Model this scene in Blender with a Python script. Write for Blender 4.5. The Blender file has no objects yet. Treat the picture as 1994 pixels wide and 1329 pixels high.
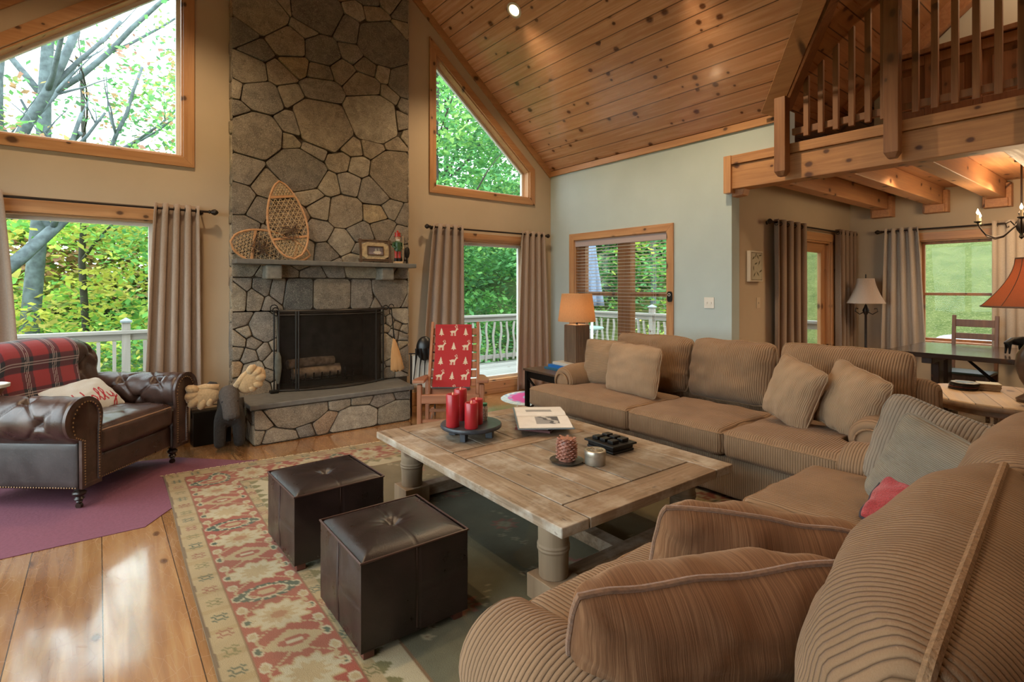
import bpy, bmesh, math, random
import numpy as np
from mathutils import Vector, Matrix, Euler, noise as mnoise
S = bpy.context.scene
C = S.collection
PI = math.pi
R = random.Random(11)
rng = np.random.default_rng(5)
# ---------------------------------------------------------------- camera
cd = bpy.data.cameras.new('camera'); cam = bpy.data.objects.new('camera', cd); C.objects.link(cam)
cam.location = (0, 0, 1.40)
TH = math.atan(805/1030)
cam.rotation_euler = (PI/2, 0, -TH)
cd.sensor_width = 36; cd.lens = 36*1030/1994
cd.shift_y = -(664.5-561)/1994
cd.clip_start = .02; cd.clip_end = 300
S.camera = cam
# ---------------------------------------------------------------- exposure, world, lights
S.view_settings.view_transform = 'Standard'
S.view_settings.look = 'None'
S.view_settings.gamma = 1.0
S.view_settings.use_curve_mapping = False
S.view_settings.exposure = 0.0
S.cycles.max_bounces = 8; S.cycles.diffuse_bounces = 4; S.cycles.glossy_bounces = 3
S.cycles.transparent_max_bounces = 16; S.cycles.transmission_bounces = 4
S.cycles.sample_clamp_indirect = 3.0; S.cycles.sample_clamp_direct = 6.0
S.cycles.use_denoising = True
W = bpy.data.worlds.new('sky'); S.world = W; W.use_nodes = True
bg = W.node_tree.nodes['Background']
bg.inputs[0].default_value = (0.82, 0.93, 1.0, 1); bg.inputs[1].default_value = 7.5
def light(name, kind, loc, energy, color, size=.1, rot=(0,0,0), **kw):
    l = bpy.data.lights.new(name, kind); l.energy = energy; l.color = color
    if kind == 'AREA': l.size = size
    else: l.shadow_soft_size = size
    for k, v in kw.items(): setattr(l, k, v)
    o = bpy.data.objects.new(name, l); o.location = loc; o.rotation_euler = rot; C.objects.link(o); return o
WARM = (1.0, .72, .43)
SLOPE = .84; RX = 1.92; EX = 5.15; LX = 2*RX-EX; EZ = 3.07; GY = 5.68
def roofz(x): return EZ + SLOPE*(EX-x) if x > RX else EZ + SLOPE*(x-LX)
CANS = [(3.55, 4.50), (3.9, 2.7), (.3, 4.50), (-.1, 2.7), (3.3, -.6)]
for x, y in CANS:
    light('ceiling_spot', 'SPOT', (x, y, roofz(x)-.10), 140, WARM, .05, spot_size=2.35, spot_blend=.7)
for x, y in [(6.3, 1.65), (7.4, 1.07), (6.6, .5)]:
    light('dining_spot', 'SPOT', (x, y, 2.58), 40, WARM, .04, spot_size=2.5, spot_blend=.8)
light('loft_fill_light', 'POINT', (5.7, .2, 4.5), 45, (1, .80, .58), .12)
# ---------------------------------------------------------------- node helpers
class G:
    def __init__(s, name, disp=False):
        s.m = bpy.data.materials.new(name); s.m.use_nodes = True; s.t = s.m.node_tree
        s.t.nodes.clear(); s.out = s.t.nodes.new('ShaderNodeOutputMaterial')
    def n(s, typ, props=None, **ins):
        n = s.t.nodes.new('ShaderNode'+typ)
        for k, v in (props or {}).items(): setattr(n, k, v)
        for k, v in ins.items():
            k = k.replace('_', ' ')
            sock = n.inputs[int(k[1:])] if k[0] == 'i' and k[1:].isdigit() else n.inputs[k]
            s.put(sock, v)
        return n
    def put(s, sock, v):
        if isinstance(v, bpy.types.NodeSocket): s.t.links.new(v, sock)
        elif isinstance(v, bpy.types.Node): s.t.links.new(v.outputs[0], sock)
        else:
            if isinstance(v, (tuple, list)) and len(v) == 3 and sock.type == 'RGBA': v = (*v, 1)
            sock.default_value = v
    def math(s, op, a, b=0.0, c=None, clamp=False):
        n = s.n('Math', dict(operation=op, use_clamp=clamp)); s.put(n.inputs[0], a); s.put(n.inputs[1], b)
        if c is not None: s.put(n.inputs[2], c)
        return n.outputs[0]
    def mix(s, f, a, b, typ='MIX'):
        n = s.n('MixRGB', dict(blend_type=typ)); s.put(n.inputs[0], f); s.put(n.inputs[1], a); s.put(n.inputs[2], b); return n.outputs[0]
    def ramp(s, f, stops, interp='LINEAR'):
        n = s.n('ValToRGB'); s.put(n.inputs[0], f); cr = n.color_ramp; cr.interpolation = interp
        while len(cr.elements) < len(stops): cr.elements.new(.5)
        for e, (p, c) in zip(cr.elements, stops):
            e.position = p; e.color = (*c, 1) if len(c) == 3 else c
        return n.outputs[0]
    def rng(s, v, a, b, c=0.0, d=1.0):
        n = s.n('MapRange', None); s.put(n.inputs[0], v)
        for i, q in enumerate((a, b, c, d)): n.inputs[i+1].default_value = q
        return n.outputs[0]
    def co(s, which='Object'): return s.n('TexCoord').outputs[which]
    def sep(s, v):
        n = s.n('SeparateXYZ'); s.put(n.inputs[0], v); return n.outputs
    def comb(s, x, y, z=0.0):
        n = s.n('CombineXYZ'); s.put(n.inputs[0], x); s.put(n.inputs[1], y); s.put(n.inputs[2], z); return n.outputs[0]
    def scale(s, v, sc, loc=(0,0,0)):
        n = s.n('Mapping'); s.put(n.inputs[0], v); n.inputs[3].default_value = sc; n.inputs[1].default_value = loc; return n.outputs[0]
    def noise(s, v, scale=5, detail=3, rough=.55, dist=0.0):
        n = s.n('TexNoise'); s.put(n.inputs['Vector'], v); n.inputs['Scale'].default_value = scale
        n.inputs['Detail'].default_value = detail; n.inputs['Roughness'].default_value = rough; n.inputs['Distortion'].default_value = dist
        return n.outputs[0]
    def vor(s, v, scale=5, feature='F1', rand=1.0, out=0, dim='3D'):
        n = s.n('TexVoronoi', dict(feature=feature, voronoi_dimensions=dim)); s.put(n.inputs['Vector'], v); n.inputs['Scale'].default_value = scale
        n.inputs['Randomness'].default_value = rand; return n.outputs[out]
    def bump(s, h, strength=.3, dist=.01, nrm=None):
        n = s.n('Bump'); s.put(n.inputs['Height'], h); n.inputs['Strength'].default_value = strength; n.inputs['Distance'].default_value = dist
        if nrm is not None: s.put(n.inputs['Normal'], nrm)
        return n.outputs[0]
    def bsdf(s, color, rough=.6, metal=0.0, bump=None, **kw):
        b = s.n('BsdfPrincipled'); s.put(b.inputs['Base Color'], color); s.put(b.inputs['Roughness'], rough); b.inputs['Metallic'].default_value = metal
        if bump is not None: s.put(b.inputs['Normal'], bump)
        for k, v in kw.items(): s.put(b.inputs[k.replace('_', ' ')], v)
        s.t.links.new(b.outputs[0], s.out.inputs[0]); return s.m
    def end(s, shader):
        s.put(s.out.inputs[0], shader); return s.m
MC = {}
def plain(name, col, rough=.6, metal=0.0, nz=0.0, scale=20, bump=0.0, **kw):
    if name in MC: return MC[name]
    g = G(name); c = g.co(); f = g.noise(c, scale, 4)
    col2 = tuple(max(0, q*(1-nz)) for q in col)
    base = g.mix(g.rng(f, .35, .65), col, col2) if nz else col
    MC[name] = g.bsdf(base, rough, metal, g.bump(f, bump, .01) if bump else None, **kw); return MC[name]
def wood(name, c1, c2, axis=0, grain=1.0, knots=.0, kcol=(.10,.045,.02), rough=.45, plank=None, gap=.004, coat=0.0, var=.25, off=0.0, kscale=1.0, bump=.15, gapcol=(.05,.025,.012)):
    """axis = grain direction (0,1,2); plank = (across_axis, width)"""
    g = G(name); c = g.co(); xyz = g.sep(c)
    others = [i for i in range(3) if i != axis]
    if plank:
        w = g.math('DIVIDE', g.math('ADD', xyz[plank[0]], off), plank[1]); idx = g.math('FLOOR', w); fr = g.math('FRACT', w)
        wn = g.n('TexWhiteNoise', dict(noise_dimensions='1D')); g.put(wn.inputs['W'], idx); rnd = wn.outputs[0]
        shift = g.math('MULTIPLY', rnd, 37.0)
    else: rnd = None; shift = 0.0
    along = g.math('ADD', xyz[axis], shift) if plank else xyz[axis]
    a = g.comb(along, xyz[others[0]], xyz[others[1]])
    # knots warp the grain
    cross = g.math('ADD', xyz[others[0]], xyz[others[1]])
    if plank: cross = g.math('ADD', xyz[plank[0]], g.math('MULTIPLY', rnd, 9.0))
    kc = g.comb(g.math('MULTIPLY', along, 6.0*kscale), g.math('MULTIPLY', cross, 8.5*kscale))
    kv = g.vor(kc, 1.0, dim='2D')
    pick = g.vor(kc, 1.0, out=1, dim='2D')
    pk = g.math('GREATER_THAN', g.sep(pick)[0], 1-knots)
    kv = g.math('DIVIDE', kv, g.math('ADD', .45, g.sep(pick)[1]))
    knot = g.math('MULTIPLY', g.rng(g.math('ADD', kv, g.math('MULTIPLY', g.noise(a, 14, 2), .12)), .26, .16), pk)
    halo = g.math('MULTIPLY', g.rng(kv, .50, .12), pk)
    sc = [26/grain]*3; sc[0] = 1.3/grain
    gr = g.noise(g.scale(a, tuple(sc)), 1.0, 5, .6, .6)
    fine = g.noise(g.scale(a, (6, 160, 160)), 1.0, 2)
    col = g.ramp(gr, [(.30, c1), (.52, tuple((p+q)/2 for p, q in zip(c1, c2))), (.72, c2)])
    col = g.mix(g.math('MULTIPLY', fine, .22), col, tuple(q*.55 for q in c1))
    if plank:
        v = g.rng(rnd, 0, 1, 1-var, 1+var*.6)
        col = g.mix(1.0, col, g.comb(v, v, v), 'MULTIPLY')
    col = g.mix(g.math('MULTIPLY', halo, .35), col, tuple(q*.6 for q in c1))
    col = g.mix(knot, col, kcol)
    h = g.math('MULTIPLY', fine, .3)
    if plank:
        gw = gap/plank[1]
        gp = g.math('MAXIMUM', g.math('LESS_THAN', fr, gw), g.math('GREATER_THAN', fr, 1-gw*.4))
        col = g.mix(g.math('MULTIPLY', gp, .85), col, gapcol)
        h = g.math('SUBTRACT', h, g.math('MULTIPLY', gp, 1.5))
    kw = dict(Coat_Weight=coat, Coat_Roughness=.12) if coat else {}
    return g.bsdf(col, g.rng(gr, .3, .7, rough*.85, min(1, rough*1.2)), 0, g.bump(h, bump, .004), **kw)
def attrmat(name, rough=.85, bumpscale=0, bumps=.3, sheen=0.0, mul=None, dist=.002, spec=.3):
    g = G(name); a = g.n('Attribute', dict(attribute_name='Col')); col = a.outputs[0]
    c = g.co(); f = g.noise(c, bumpscale or 300, 2)
    col = g.mix(g.math('MULTIPLY', f, .5), col, g.mix(1.0, col, (.55,.55,.55), 'MULTIPLY'))
    if mul: col = g.mix(g.math('MULTIPLY', g.noise(c, mul, 4, .6), .75), col, g.mix(1.0, col, (.5,.47,.42), 'MULTIPLY'))
    return g.bsdf(col, rough, 0, g.bump(f, bumps, dist), Sheen_Weight=sheen, Specular_IOR_Level=spec)
def cord(name, c1, c2, pitch=.011, axis=0, depth=.0025, gap=.35, nz=.25):
    g = G(name); c = g.co(); xyz = g.sep(c)
    x = g.math('ADD', xyz[axis], g.math('MULTIPLY', g.noise(c, 3, 2), .012))
    s = g.math('ABSOLUTE', g.math('SINE', g.math('MULTIPLY', x, PI/pitch)))
    s = g.math('POWER', s, .6)
    f = g.noise(c, 420, 2); big = g.noise(c, 4, 3)
    col = g.mix(g.rng(big, .35, .7), c1, tuple(q*(1-nz) for q in c1))
    col = g.mix(g.math('MULTIPLY', f, .35), col, c2)
    col = g.mix(g.rng(s, gap+.35, gap*.3), col, c2)
    h = g.math('ADD', s, g.math('MULTIPLY', f, .25))
    b = g.bump(g.noise(c, 9, 2), .25, .02)
    return g.bsdf(col, .95, 0, g.bump(h, .9, depth, b), Sheen_Weight=.08, Sheen_Roughness=.5, Specular_IOR_Level=.15)
def leather(name, c1, c2, rough=.32, scale=9):
    g = G(name); c = g.co(); f = g.noise(c, scale, 5, .65); v = g.vor(c, 240, 'DISTANCE_TO_EDGE')
    w = g.noise(c, 28, 4, .7, 1.5)
    col = g.mix(g.rng(f, .42, .68), c1, c2); col = g.mix(g.rng(w, .58, .74, 0, .5), col, tuple(q*1.6 for q in c2))
    return g.bsdf(col, g.rng(f, .3, .7, rough*.8, rough*1.35), 0, g.bump(g.math('ADD', g.math('MULTIPLY', g.rng(v, 0, .1), .12), w), .16, .006), Specular_IOR_Level=.55)
# ---------------------------------------------------------------- mesh helpers
class M:
    def __init__(s): s.v = []; s.f = []; s.col = None; s.mi = []
    def add(s, vs, fs, mat=None, mi=0):
        o = len(s.v)
        for p in vs:
            p = Vector(p)
            if mat is not None: p = mat @ p
            s.v.append(tuple(p))
        for f in fs: s.f.append(tuple(i+o for i in f)); s.mi.append(mi)
        return s
    def box(s, x0, x1, y0, y1, z0, z1, mat=None, mi=0):
        vs = [(x, y, z) for z in (z0, z1) for y in (y0, y1) for x in (x0, x1)]
        return s.add(vs, [(0,2,3,1),(4,5,7,6),(0,1,5,4),(2,6,7,3),(0,4,6,2),(1,3,7,5)], mat, mi)
    def beam(s, p0, p1, w, h, up=(0,0,1), mi=0):
        p0, p1 = Vector(p0), Vector(p1); d = (p1-p0); L = d.length; d.normalize()
        u = Vector(up); sd = d.cross(u)
        if sd.length < 1e-4: sd = d.cross(Vector((1,0,0)))
        sd.normalize(); u = sd.cross(d)
        vs = [p0 + d*(L*a) + sd*(w/2*b) + u*(h/2*c) for a in (0,1) for b, c in ((-1,-1),(1,-1),(1,1),(-1,1))]
        return s.add(vs, [(3,2,1,0),(4,5,6,7),(0,1,5,4),(1,2,6,5),(2,3,7,6),(3,0,4,7)], None, mi)
    def lathe(s, prof, cx=0, cy=0, n=24, mat=None, cap=True, mi=0, sx=1, sy=1):
        vs = []; fs = []
        for r, z in prof:
            for k in range(n):
                a = 2*PI*k/n; vs.append((cx+r*sx*math.cos(a), cy+r*sy*math.sin(a), z))
        for i in range(len(prof)-1):
            for k in range(n): fs.append((i*n+k, i*n+(k+1)%n, (i+1)*n+(k+1)%n, (i+1)*n+k))
        if cap:
            fs.append(tuple(reversed(range(n)))); fs.append(tuple(range((len(prof)-1)*n, len(prof)*n)))
        return s.add(vs, fs, mat, mi)
    def cyl(s, p0, p1, r0, r1=None, n=12, mi=0): return s.tube([p0, p1], [r0, r0 if r1 is None else r1], n, mi=mi)
    def tube(s, pts, r, n=8, closed=False, cap=True, mi=0, flat=1.0):
        pts = [Vector(p) for p in pts]; m = len(pts); rr = r if isinstance(r, (list, tuple)) else [r]*m
        vs = []; fs = []; prev = None
        for i in range(m):
            if closed: d = pts[(i+1)%m]-pts[i-1]
            else: d = pts[min(i+1, m-1)]-pts[max(i-1, 0)]
            if d.length < 1e-9: d = Vector((0,0,1))
            d.normalize()
            if prev is None:
                a = Vector((0,0,1)) if abs(d.z) < .9 else Vector((1,0,0)); prev = (a-d*a.dot(d)).normalized()
            else:
                prev = prev-d*prev.dot(d)
                if prev.length < 1e-6: prev = d.orthogonal()
                prev.normalize()
            b = d.cross(prev)
            for k in range(n):
                a = 2*PI*k/n; vs.append(pts[i]+(prev*math.cos(a)*flat+b*math.sin(a))*rr[i])
        e = m if closed else m-1
        for i in range(e):
            j = (i+1) % m
            for k in range(n): fs.append((i*n+k, i*n+(k+1)%n, j*n+(k+1)%n, j*n+k))
        if cap and not closed: fs.append(tuple(reversed(range(n)))); fs.append(tuple(range((m-1)*n, m*n)))
        return s.add(vs, fs, None, mi)
    def prism(s, poly, z0, z1, mat=None, mi=0):
        n = len(poly); vs = [(x, y, z0) for x, y in poly]+[(x, y, z1) for x, y in poly]
        return s.add(vs, [tuple(reversed(range(n))), tuple(range(n, 2*n))]+[(i, (i+1)%n, n+(i+1)%n, n+i) for i in range(n)], mat, mi)
    def grid(s, fn, nu, nv, mat=None, closeu=False, mi=0):
        vs = [fn(i/nu if not closeu else i/nu, j/nv) for j in range(nv+1) for i in range(nu if closeu else nu+1)]
        w = nu if closeu else nu+1; fs = []
        for j in range(nv):
            for i in range(nu):
                i2 = (i+1) % w if closeu else i+1
                fs.append((j*w+i, j*w+i2, (j+1)*w+i2, (j+1)*w+i))
        return s.add(vs, fs, mat, mi)
    def ball(s, c, r, n=12, mat=None, mi=0):
        rx, ry, rz = r if isinstance(r, (tuple, list)) else (r, r, r)
        pr = [(math.sin(PI*i/n), -math.cos(PI*i/n)) for i in range(n+1)]; pr[0] = (.001, -1); pr[-1] = (.001, 1)
        T = Matrix.Translation(c) @ Matrix.Diagonal((rx, ry, rz, 1))
        return s.lathe(pr, n=max(8, n), mat=(mat @ T) if mat is not None else T, mi=mi)
    def build(s, name, mat, parent=None, smooth=False, bevel=0, seg=2, angle=40, fix=True, loc=None, rot=None, solid=0, subd=0):
        me = bpy.data.meshes.new(name); me.from_pydata([tuple(p) for p in s.v], [], s.f)
        if fix:
            b = bmesh.new(); b.from_mesh(me); bmesh.ops.recalc_face_normals(b, faces=b.faces); b.to_mesh(me); b.free()
        if s.col is not None:
            at = me.color_attributes.new('Col', 'FLOAT_COLOR', 'POINT')
            at.data.foreach_set('color', np.asarray(s.col, dtype=np.float32).ravel())
        for q in (mat if isinstance(mat, (list, tuple)) else [mat]): me.materials.append(q)
        if any(s.mi): me.polygons.foreach_set('material_index', s.mi)
        if smooth:
            me.polygons.foreach_set('use_smooth', [True]*len(me.polygons))
            if angle < 180: me.set_sharp_from_angle(angle=math.radians(angle))
        me.update()
        o = bpy.data.objects.new(name, me); C.objects.link(o)
        if loc is not None: o.location = loc
        if rot is not None: o.rotation_euler = rot
        if parent is not None: o.parent = parent
        if bevel:
            m = o.modifiers.new('bevel', 'BEVEL'); m.width = bevel; m.segments = seg; m.limit_method = 'ANGLE'; m.angle_limit = math.radians(35)
        if solid:
            m = o.modifiers.new('solid', 'SOLIDIFY'); m.thickness = solid; m.offset = 0
        if subd:
            m = o.modifiers.new('sub', 'SUBSURF'); m.levels = subd; m.render_levels = subd
        return o
def tag(o, label=None, cat=None, group=None, kind=None):
    if label: o['label'] = label
    if cat: o['category'] = cat
    if group: o['group'] = group
    if kind: o['kind'] = kind
    return o
def thing(name, label, cat, loc=(0,0,0), rz=0.0, group=None, rot=None):
    o = bpy.data.objects.new(name, None); C.objects.link(o); o.location = loc
    o.rotation_euler = rot if rot else (0, 0, rz); o.empty_display_size = .1
    return tag(o, label, cat, group)
def struct(o): o['kind'] = 'structure'; return o
def copytree(o, label=None, loc=None, rz=None, group=None, parent=None):
    c = o.copy(); C.objects.link(c)
    if parent is not None: c.parent = parent
    if loc is not None: c.location = loc
    if rz is not None: c.rotation_euler = (0, 0, rz)
    if label: c['label'] = label
    if group: c['group'] = group
    for ch in list(o.children): copytree(ch, parent=c)
    return c
def fbm(x, y, z=0.0, s=1.0): return mnoise.noise(Vector((x*s, y*s, z*s)))
def sst(a, b, x):
    t = max(0, min(1, (x-a)/(b-a))); return t*t*(3-2*t)
# ================================================================ materials
WALLC = (.52, .41, .285)
m_wall = plain('wall_paint', WALLC, .85, nz=.06, scale=2.5, bump=.02)
m_wallc = plain('wall_paint_daylight_tint', (.46, .54, .53), .85, nz=.05, scale=2.5, bump=.02)  # cool daylight on the right wall is put into this base colour
m_white = plain('white_paint', (.72, .70, .64), .5)
m_pine = wood('ceiling_pine', (.64, .32, .17), (.86, .51, .30), 1, 1.2, .24, (.13,.05,.02), .26, plank=(0, .131), off=.235-.0, gap=.005, coat=.35, var=.12)
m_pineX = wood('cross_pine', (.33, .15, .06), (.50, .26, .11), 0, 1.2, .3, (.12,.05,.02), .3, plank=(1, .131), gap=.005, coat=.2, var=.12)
m_trimX = wood('trim_pine_x', (.42, .20, .085), (.60, .33, .15), 0, 1.0, .22, rough=.4)
m_trimY = wood('trim_pine_y', (.42, .20, .085), (.60, .33, .15), 1, 1.0, .22, rough=.4)
m_trimZ = wood('trim_pine_z', (.42, .20, .085), (.60, .33, .15), 2, 1.0, .22, rough=.4)
m_dark = plain('dark_bronze', (.035, .025, .02), .4, .6)
m_black = plain('black_iron', (.012, .011, .010), .45, .5)
m_beam = wood('beam_pine', (.36, .16, .06), (.54, .28, .115), 1, .8, .3, (.09,.03,.012), .5)
m_joist = wood('joist_pine', (.42, .18, .08), (.60, .31, .14), 0, .8, .2, (.09,.03,.012), .5)
m_loft = wood('loft_wood', (.20, .085, .035), (.33, .155, .065), 2, 1, .15, rough=.45)
m_alu = plain('white_sash', (.75, .73, .70), .4)
def glassmat():
    g = G('window_glass'); fr = g.n('Fresnel', IOR=1.35)
    t = g.n('BsdfTransparent', Color=(.97,.99,.98,1)); gl = g.n('BsdfGlossy', Roughness=.02)
    return g.end(g.n('MixShader', i0=g.math('MULTIPLY', fr.outputs[0], .30), i1=t, i2=gl))
m_glass = glassmat()
def floormat():
    g = G('floor_boards'); c = g.co(); x, y, z = g.sep(c)
    w = g.math('DIVIDE', g.math('SUBTRACT', x, .012), .29); idx = g.math('FLOOR', w); fr = g.math('FRACT', w)
    wn = g.n('TexWhiteNoise', dict(noise_dimensions='1D')); g.put(wn.inputs['W'], idx); rnd = wn.outputs[0]
    yy = g.math('ADD', y, g.math('MULTIPLY', rnd, 31.0))
    gr = g.noise(g.comb(g.math('MULTIPLY', x, 17), g.math('MULTIPLY', yy, 1.1)), 1.0, 5, .6, .9)
    fine = g.noise(g.comb(g.math('MULTIPLY', x, 130), g.math('MULTIPLY', yy, 5)), 1.0, 3)
    col = g.ramp(gr, [(.28, (.20, .085, .03)), (.5, (.31, .155, .06)), (.72, (.43, .255, .115))])
    v = g.rng(rnd, 0, 1, .8, 1.15); col = g.mix(1.0, col, g.comb(v, v, v), 'MULTIPLY')
    col = g.mix(g.math('MULTIPLY', fine, .25), col, (.28, .11, .03))
    kc = g.comb(g.math('MULTIPLY', x, 7.5), g.math('MULTIPLY', yy, 3.6))
    kv = g.vor(kc, 1.0, dim='2D'); pk = g.math('GREATER_THAN', g.sep(g.vor(kc, 1.0, out=1, dim='2D'))[0], .80)
    knot = g.math('MULTIPLY', g.rng(g.math('ADD', kv, g.math('MULTIPLY', g.noise(kc, 5, 3), .14)), .24, .12), pk)
    col = g.mix(g.math('MULTIPLY', knot, .85), col, (.07, .022, .008))
    gp = g.math('LESS_THAN', fr, .014); col = g.mix(g.math('MULTIPLY', gp, .9), col, (.02, .010, .006))
    # fine scratches and wear
    s1 = g.vor(g.scale(c, (9, 3, 1)), 3.2, 'DISTANCE_TO_EDGE'); s2 = g.noise(g.scale(c, (60, 9, 1)), 1.0, 5, .7, 2)
    scr = g.rng(s1, .0, .012, 1, 0)
    rough = g.math('ADD', g.rng(g.noise(c, 5, 5, .7), .3, .7, .13, .26), g.math('MULTIPLY', scr, .2))
    h = g.math('ADD', g.math('MULTIPLY', s2, .25), g.math('MULTIPLY', scr, .25)); h = g.math('SUBTRACT', h, g.math('MULTIPLY', gp, 2))
    return g.bsdf(col, rough, 0, g.bump(h, .22, .004), Coat_Weight=1.0, Coat_Roughness=.10)
m_floor = floormat()
# ================================================================ shell
from mathutils.geometry import tessellate_polygon
def wallpoly(name, outer, holes, axis, pos, thick, mat):
    """flat wall with openings; axis 'Y': points (x,z) on the plane y=pos; axis 'X': points (y,z)"""
    loops = [outer]+holes; flat = [p for l in loops for p in l]
    tris = tessellate_polygon([[Vector((a, b, 0)) for a, b in l] for l in loops])
    def P(a, b, d): return (a, pos+d, b) if axis == 'Y' else ((pos+d, a, b) if axis == 'X' else (a, b, pos+d))
    n = len(flat); m = M(); vs = [P(a, b, 0) for a, b in flat]+[P(a, b, thick) for a, b in flat]
    fs = [tuple(t) for t in tris]+[tuple(i+n for i in reversed(t)) for t in tris]; k = 0
    for l in loops:
        L = len(l)
        for i in range(L): fs.append((k+i, k+(i+1)%L, n+k+(i+1)%L, n+k+i))
        k += L
    m.add(vs, fs); return m.build(name, mat)
m = M(); m.box(-1.46, 8.4, -3.2, 5.83, -.12, 0); struct(m.build('floor', m_floor))
W1 = [(-1.15, 2.60), (.61, 2.60), (.61, 4.255), (-1.15, 2.81)]
W2 = [(-1.0, .15), (.40, .15), (.40, 2.0), (-1.0, 2.0)]
W3 = [(3.25, 2.65), (4.745, 2.65), (4.745, 3.02), (3.25, 4.26)]
W4 = [(3.47, .165), (4.68, .165), (4.68, 2.0), (3.47, 2.0)]
gable = [(LX-.15, 0), (EX+.15, 0), (EX+.15, EZ-.13), (RX, roofz(RX)+.05), (LX-.15, EZ-.13)]
struct(wallpoly('wall_back', gable, [W1, W2, W3, W4, [(1.41, .31), (2.49, .31), (2.49, 1.15), (1.41, 1.15)]], 'Y', GY, .16, m_wall))
# right eave wall with one double window, the passage below the loft is open
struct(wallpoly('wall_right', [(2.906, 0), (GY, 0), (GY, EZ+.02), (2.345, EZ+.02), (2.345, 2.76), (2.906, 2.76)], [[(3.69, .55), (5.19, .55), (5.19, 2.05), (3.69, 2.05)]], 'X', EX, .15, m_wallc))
struct(wallpoly('wall_nook', [(EX+.004, 0), (8.4, 0), (8.4, 2.74), (EX+.004, 2.74)], [[(6.62, .02), (7.60, .02), (7.60, 2.0), (6.62, 2.0)]], 'Y', 2.91, .15, m_wall))
struct(wallpoly('wall_dining', [(-3.2, 0), (2.91, 0), (2.91, 2.74), (-3.2, 2.74)], [[(.55, .72), (2.13, .72), (2.13, 2.0), (.55, 2.0)], [(-2.4, .72), (-1.0, .72), (-1.0, 2.0), (-2.4, 2.0)]], 'X', 8.255, .15, m_wall))
struct(wallpoly('wall_left', [(-3.2, 0), (GY, 0), (GY, EZ+.02), (-3.2, EZ+.02)], [[(.4, .25), (5.2, .25), (5.2, 2.55), (.4, 2.55)]], 'X', LX-.15, .15, m_wall))
struct(wallpoly('wall_rear', [(LX-.15, 0), (8.4, 0), (8.4, 2.74), (EX+.15, EZ-.13), (RX, roofz(RX)+.05), (LX-.15, EZ-.13)], [], 'Y', -3.2, -.15, m_wall))
# main ceiling : two slopes, the right one cut by the cross gable over the loft
CY = 2.42; CR = CY-(EX-2.62)      # valley start (y) ; cross ridge y
def slab(name, pts, mat, t=.12):
    v = [Vector(p) for p in pts]; nn = (v[1]-v[0]).cross(v[2]-v[0]).normalized()
    if nn.z < 0: nn = -nn
    m = M(); n = len(v); m.add(v+[p+nn*t for p in v], [tuple(range(n)), tuple(reversed(range(n, 2*n)))]+[(i, (i+1)%n, n+(i+1)%n, n+i) for i in range(n)])
    return struct(m.build(name, mat))
rz_ = roofz
VX = EX-(CY-CR)
slab('ceiling', [(EX, GY, rz_(EX)), (RX, GY, rz_(RX)), (RX, -3.2, rz_(RX)), (EX, -3.2, rz_(EX)), (EX, 2*CR-CY, rz_(EX)), (VX, CR, rz_(VX)), (EX, CY, rz_(EX))], m_pine)
slab('ceiling_left', [(LX-.0, GY, EZ), (RX, GY, rz_(RX)), (RX, -3.2, rz_(RX)), (LX-.0, -3.2, EZ)], m_pine)
crz = EZ+SLOPE*(CY-CR)
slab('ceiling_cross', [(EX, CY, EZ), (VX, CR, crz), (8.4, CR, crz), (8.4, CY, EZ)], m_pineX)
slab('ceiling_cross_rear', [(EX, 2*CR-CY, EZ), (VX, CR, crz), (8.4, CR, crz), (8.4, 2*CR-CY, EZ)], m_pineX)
# loft: side wall, end gable, floor, ceiling of the dining nook
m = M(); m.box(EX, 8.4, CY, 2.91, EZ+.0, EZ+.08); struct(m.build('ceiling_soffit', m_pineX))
struct(wallpoly('wall_loft', [(-3.2, 2.74), (2.91, 2.74), (2.91, EZ+.05), (CY, EZ+.05), (CR, crz+.05), (2*CR-CY, EZ+.05), (-3.2, EZ+.05)], [], 'X', 8.255, .15, m_wall))
struct(wallpoly('wall_loft_inner', [(-3.2, 2.74), (1.95, 2.74), (1.95, EZ+SLOPE*(CY-1.95)), (CR, crz), (2*CR-CY, EZ), (-3.2, EZ)], [], 'X', 6.15, .10, plain('cream_wall', (.62, .56, .42), .85)))
m = M(); m.box(EX+.004, 8.4, 2.91, 3.06, 2.74, EZ+.08); struct(m.build('wall_loft_side', m_wall))
m = M(); m.box(EX+.05, 8.4, -3.2, 2.91, 2.64, 2.74); struct(m.build('floor_loft', m_joist))
# ---------------------------------------------------------------- trims along the ceiling
def trimbar(name, pts, w, t, mat, up=(0,0,1)):
    m = M(); m.beam(pts[0], pts[1], w, t, up); return struct(m.build(name, mat, bevel=.003))
nz = Vector((SLOPE, 0, 1)).normalized()
trimbar('trim_1', [(EX-.012, GY, EZ-.035), (EX-.012, 2.37, EZ-.035)], .024, .075, m_trimY)
a = Vector((EX, GY-.012, EZ-.055)); b = Vector((RX, GY-.012, rz_(RX)-.055)); trimbar('trim_2', [a, b], .024, .085, m_trimX, (0,0,1))
a = Vector((LX, GY-.012, EZ-.055)); trimbar('trim_3', [a, b], .024, .085, m_trimX, (0,0,1))
d1 = Vector((EX, CY, EZ)); d2 = Vector((VX, CR, crz))
trimbar('trim_4', [d1+Vector((-.07, .06, -.005)), d2+Vector((-.07, .06, -.005))], .16, .03, m_trimY, (SLOPE, 0, 1))
trimbar('trim_5', [d1+Vector((.03, -.05, .02)), d2+Vector((.03, -.05, .02))], .10, .03, m_loft, (0, SLOPE, 1))
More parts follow.
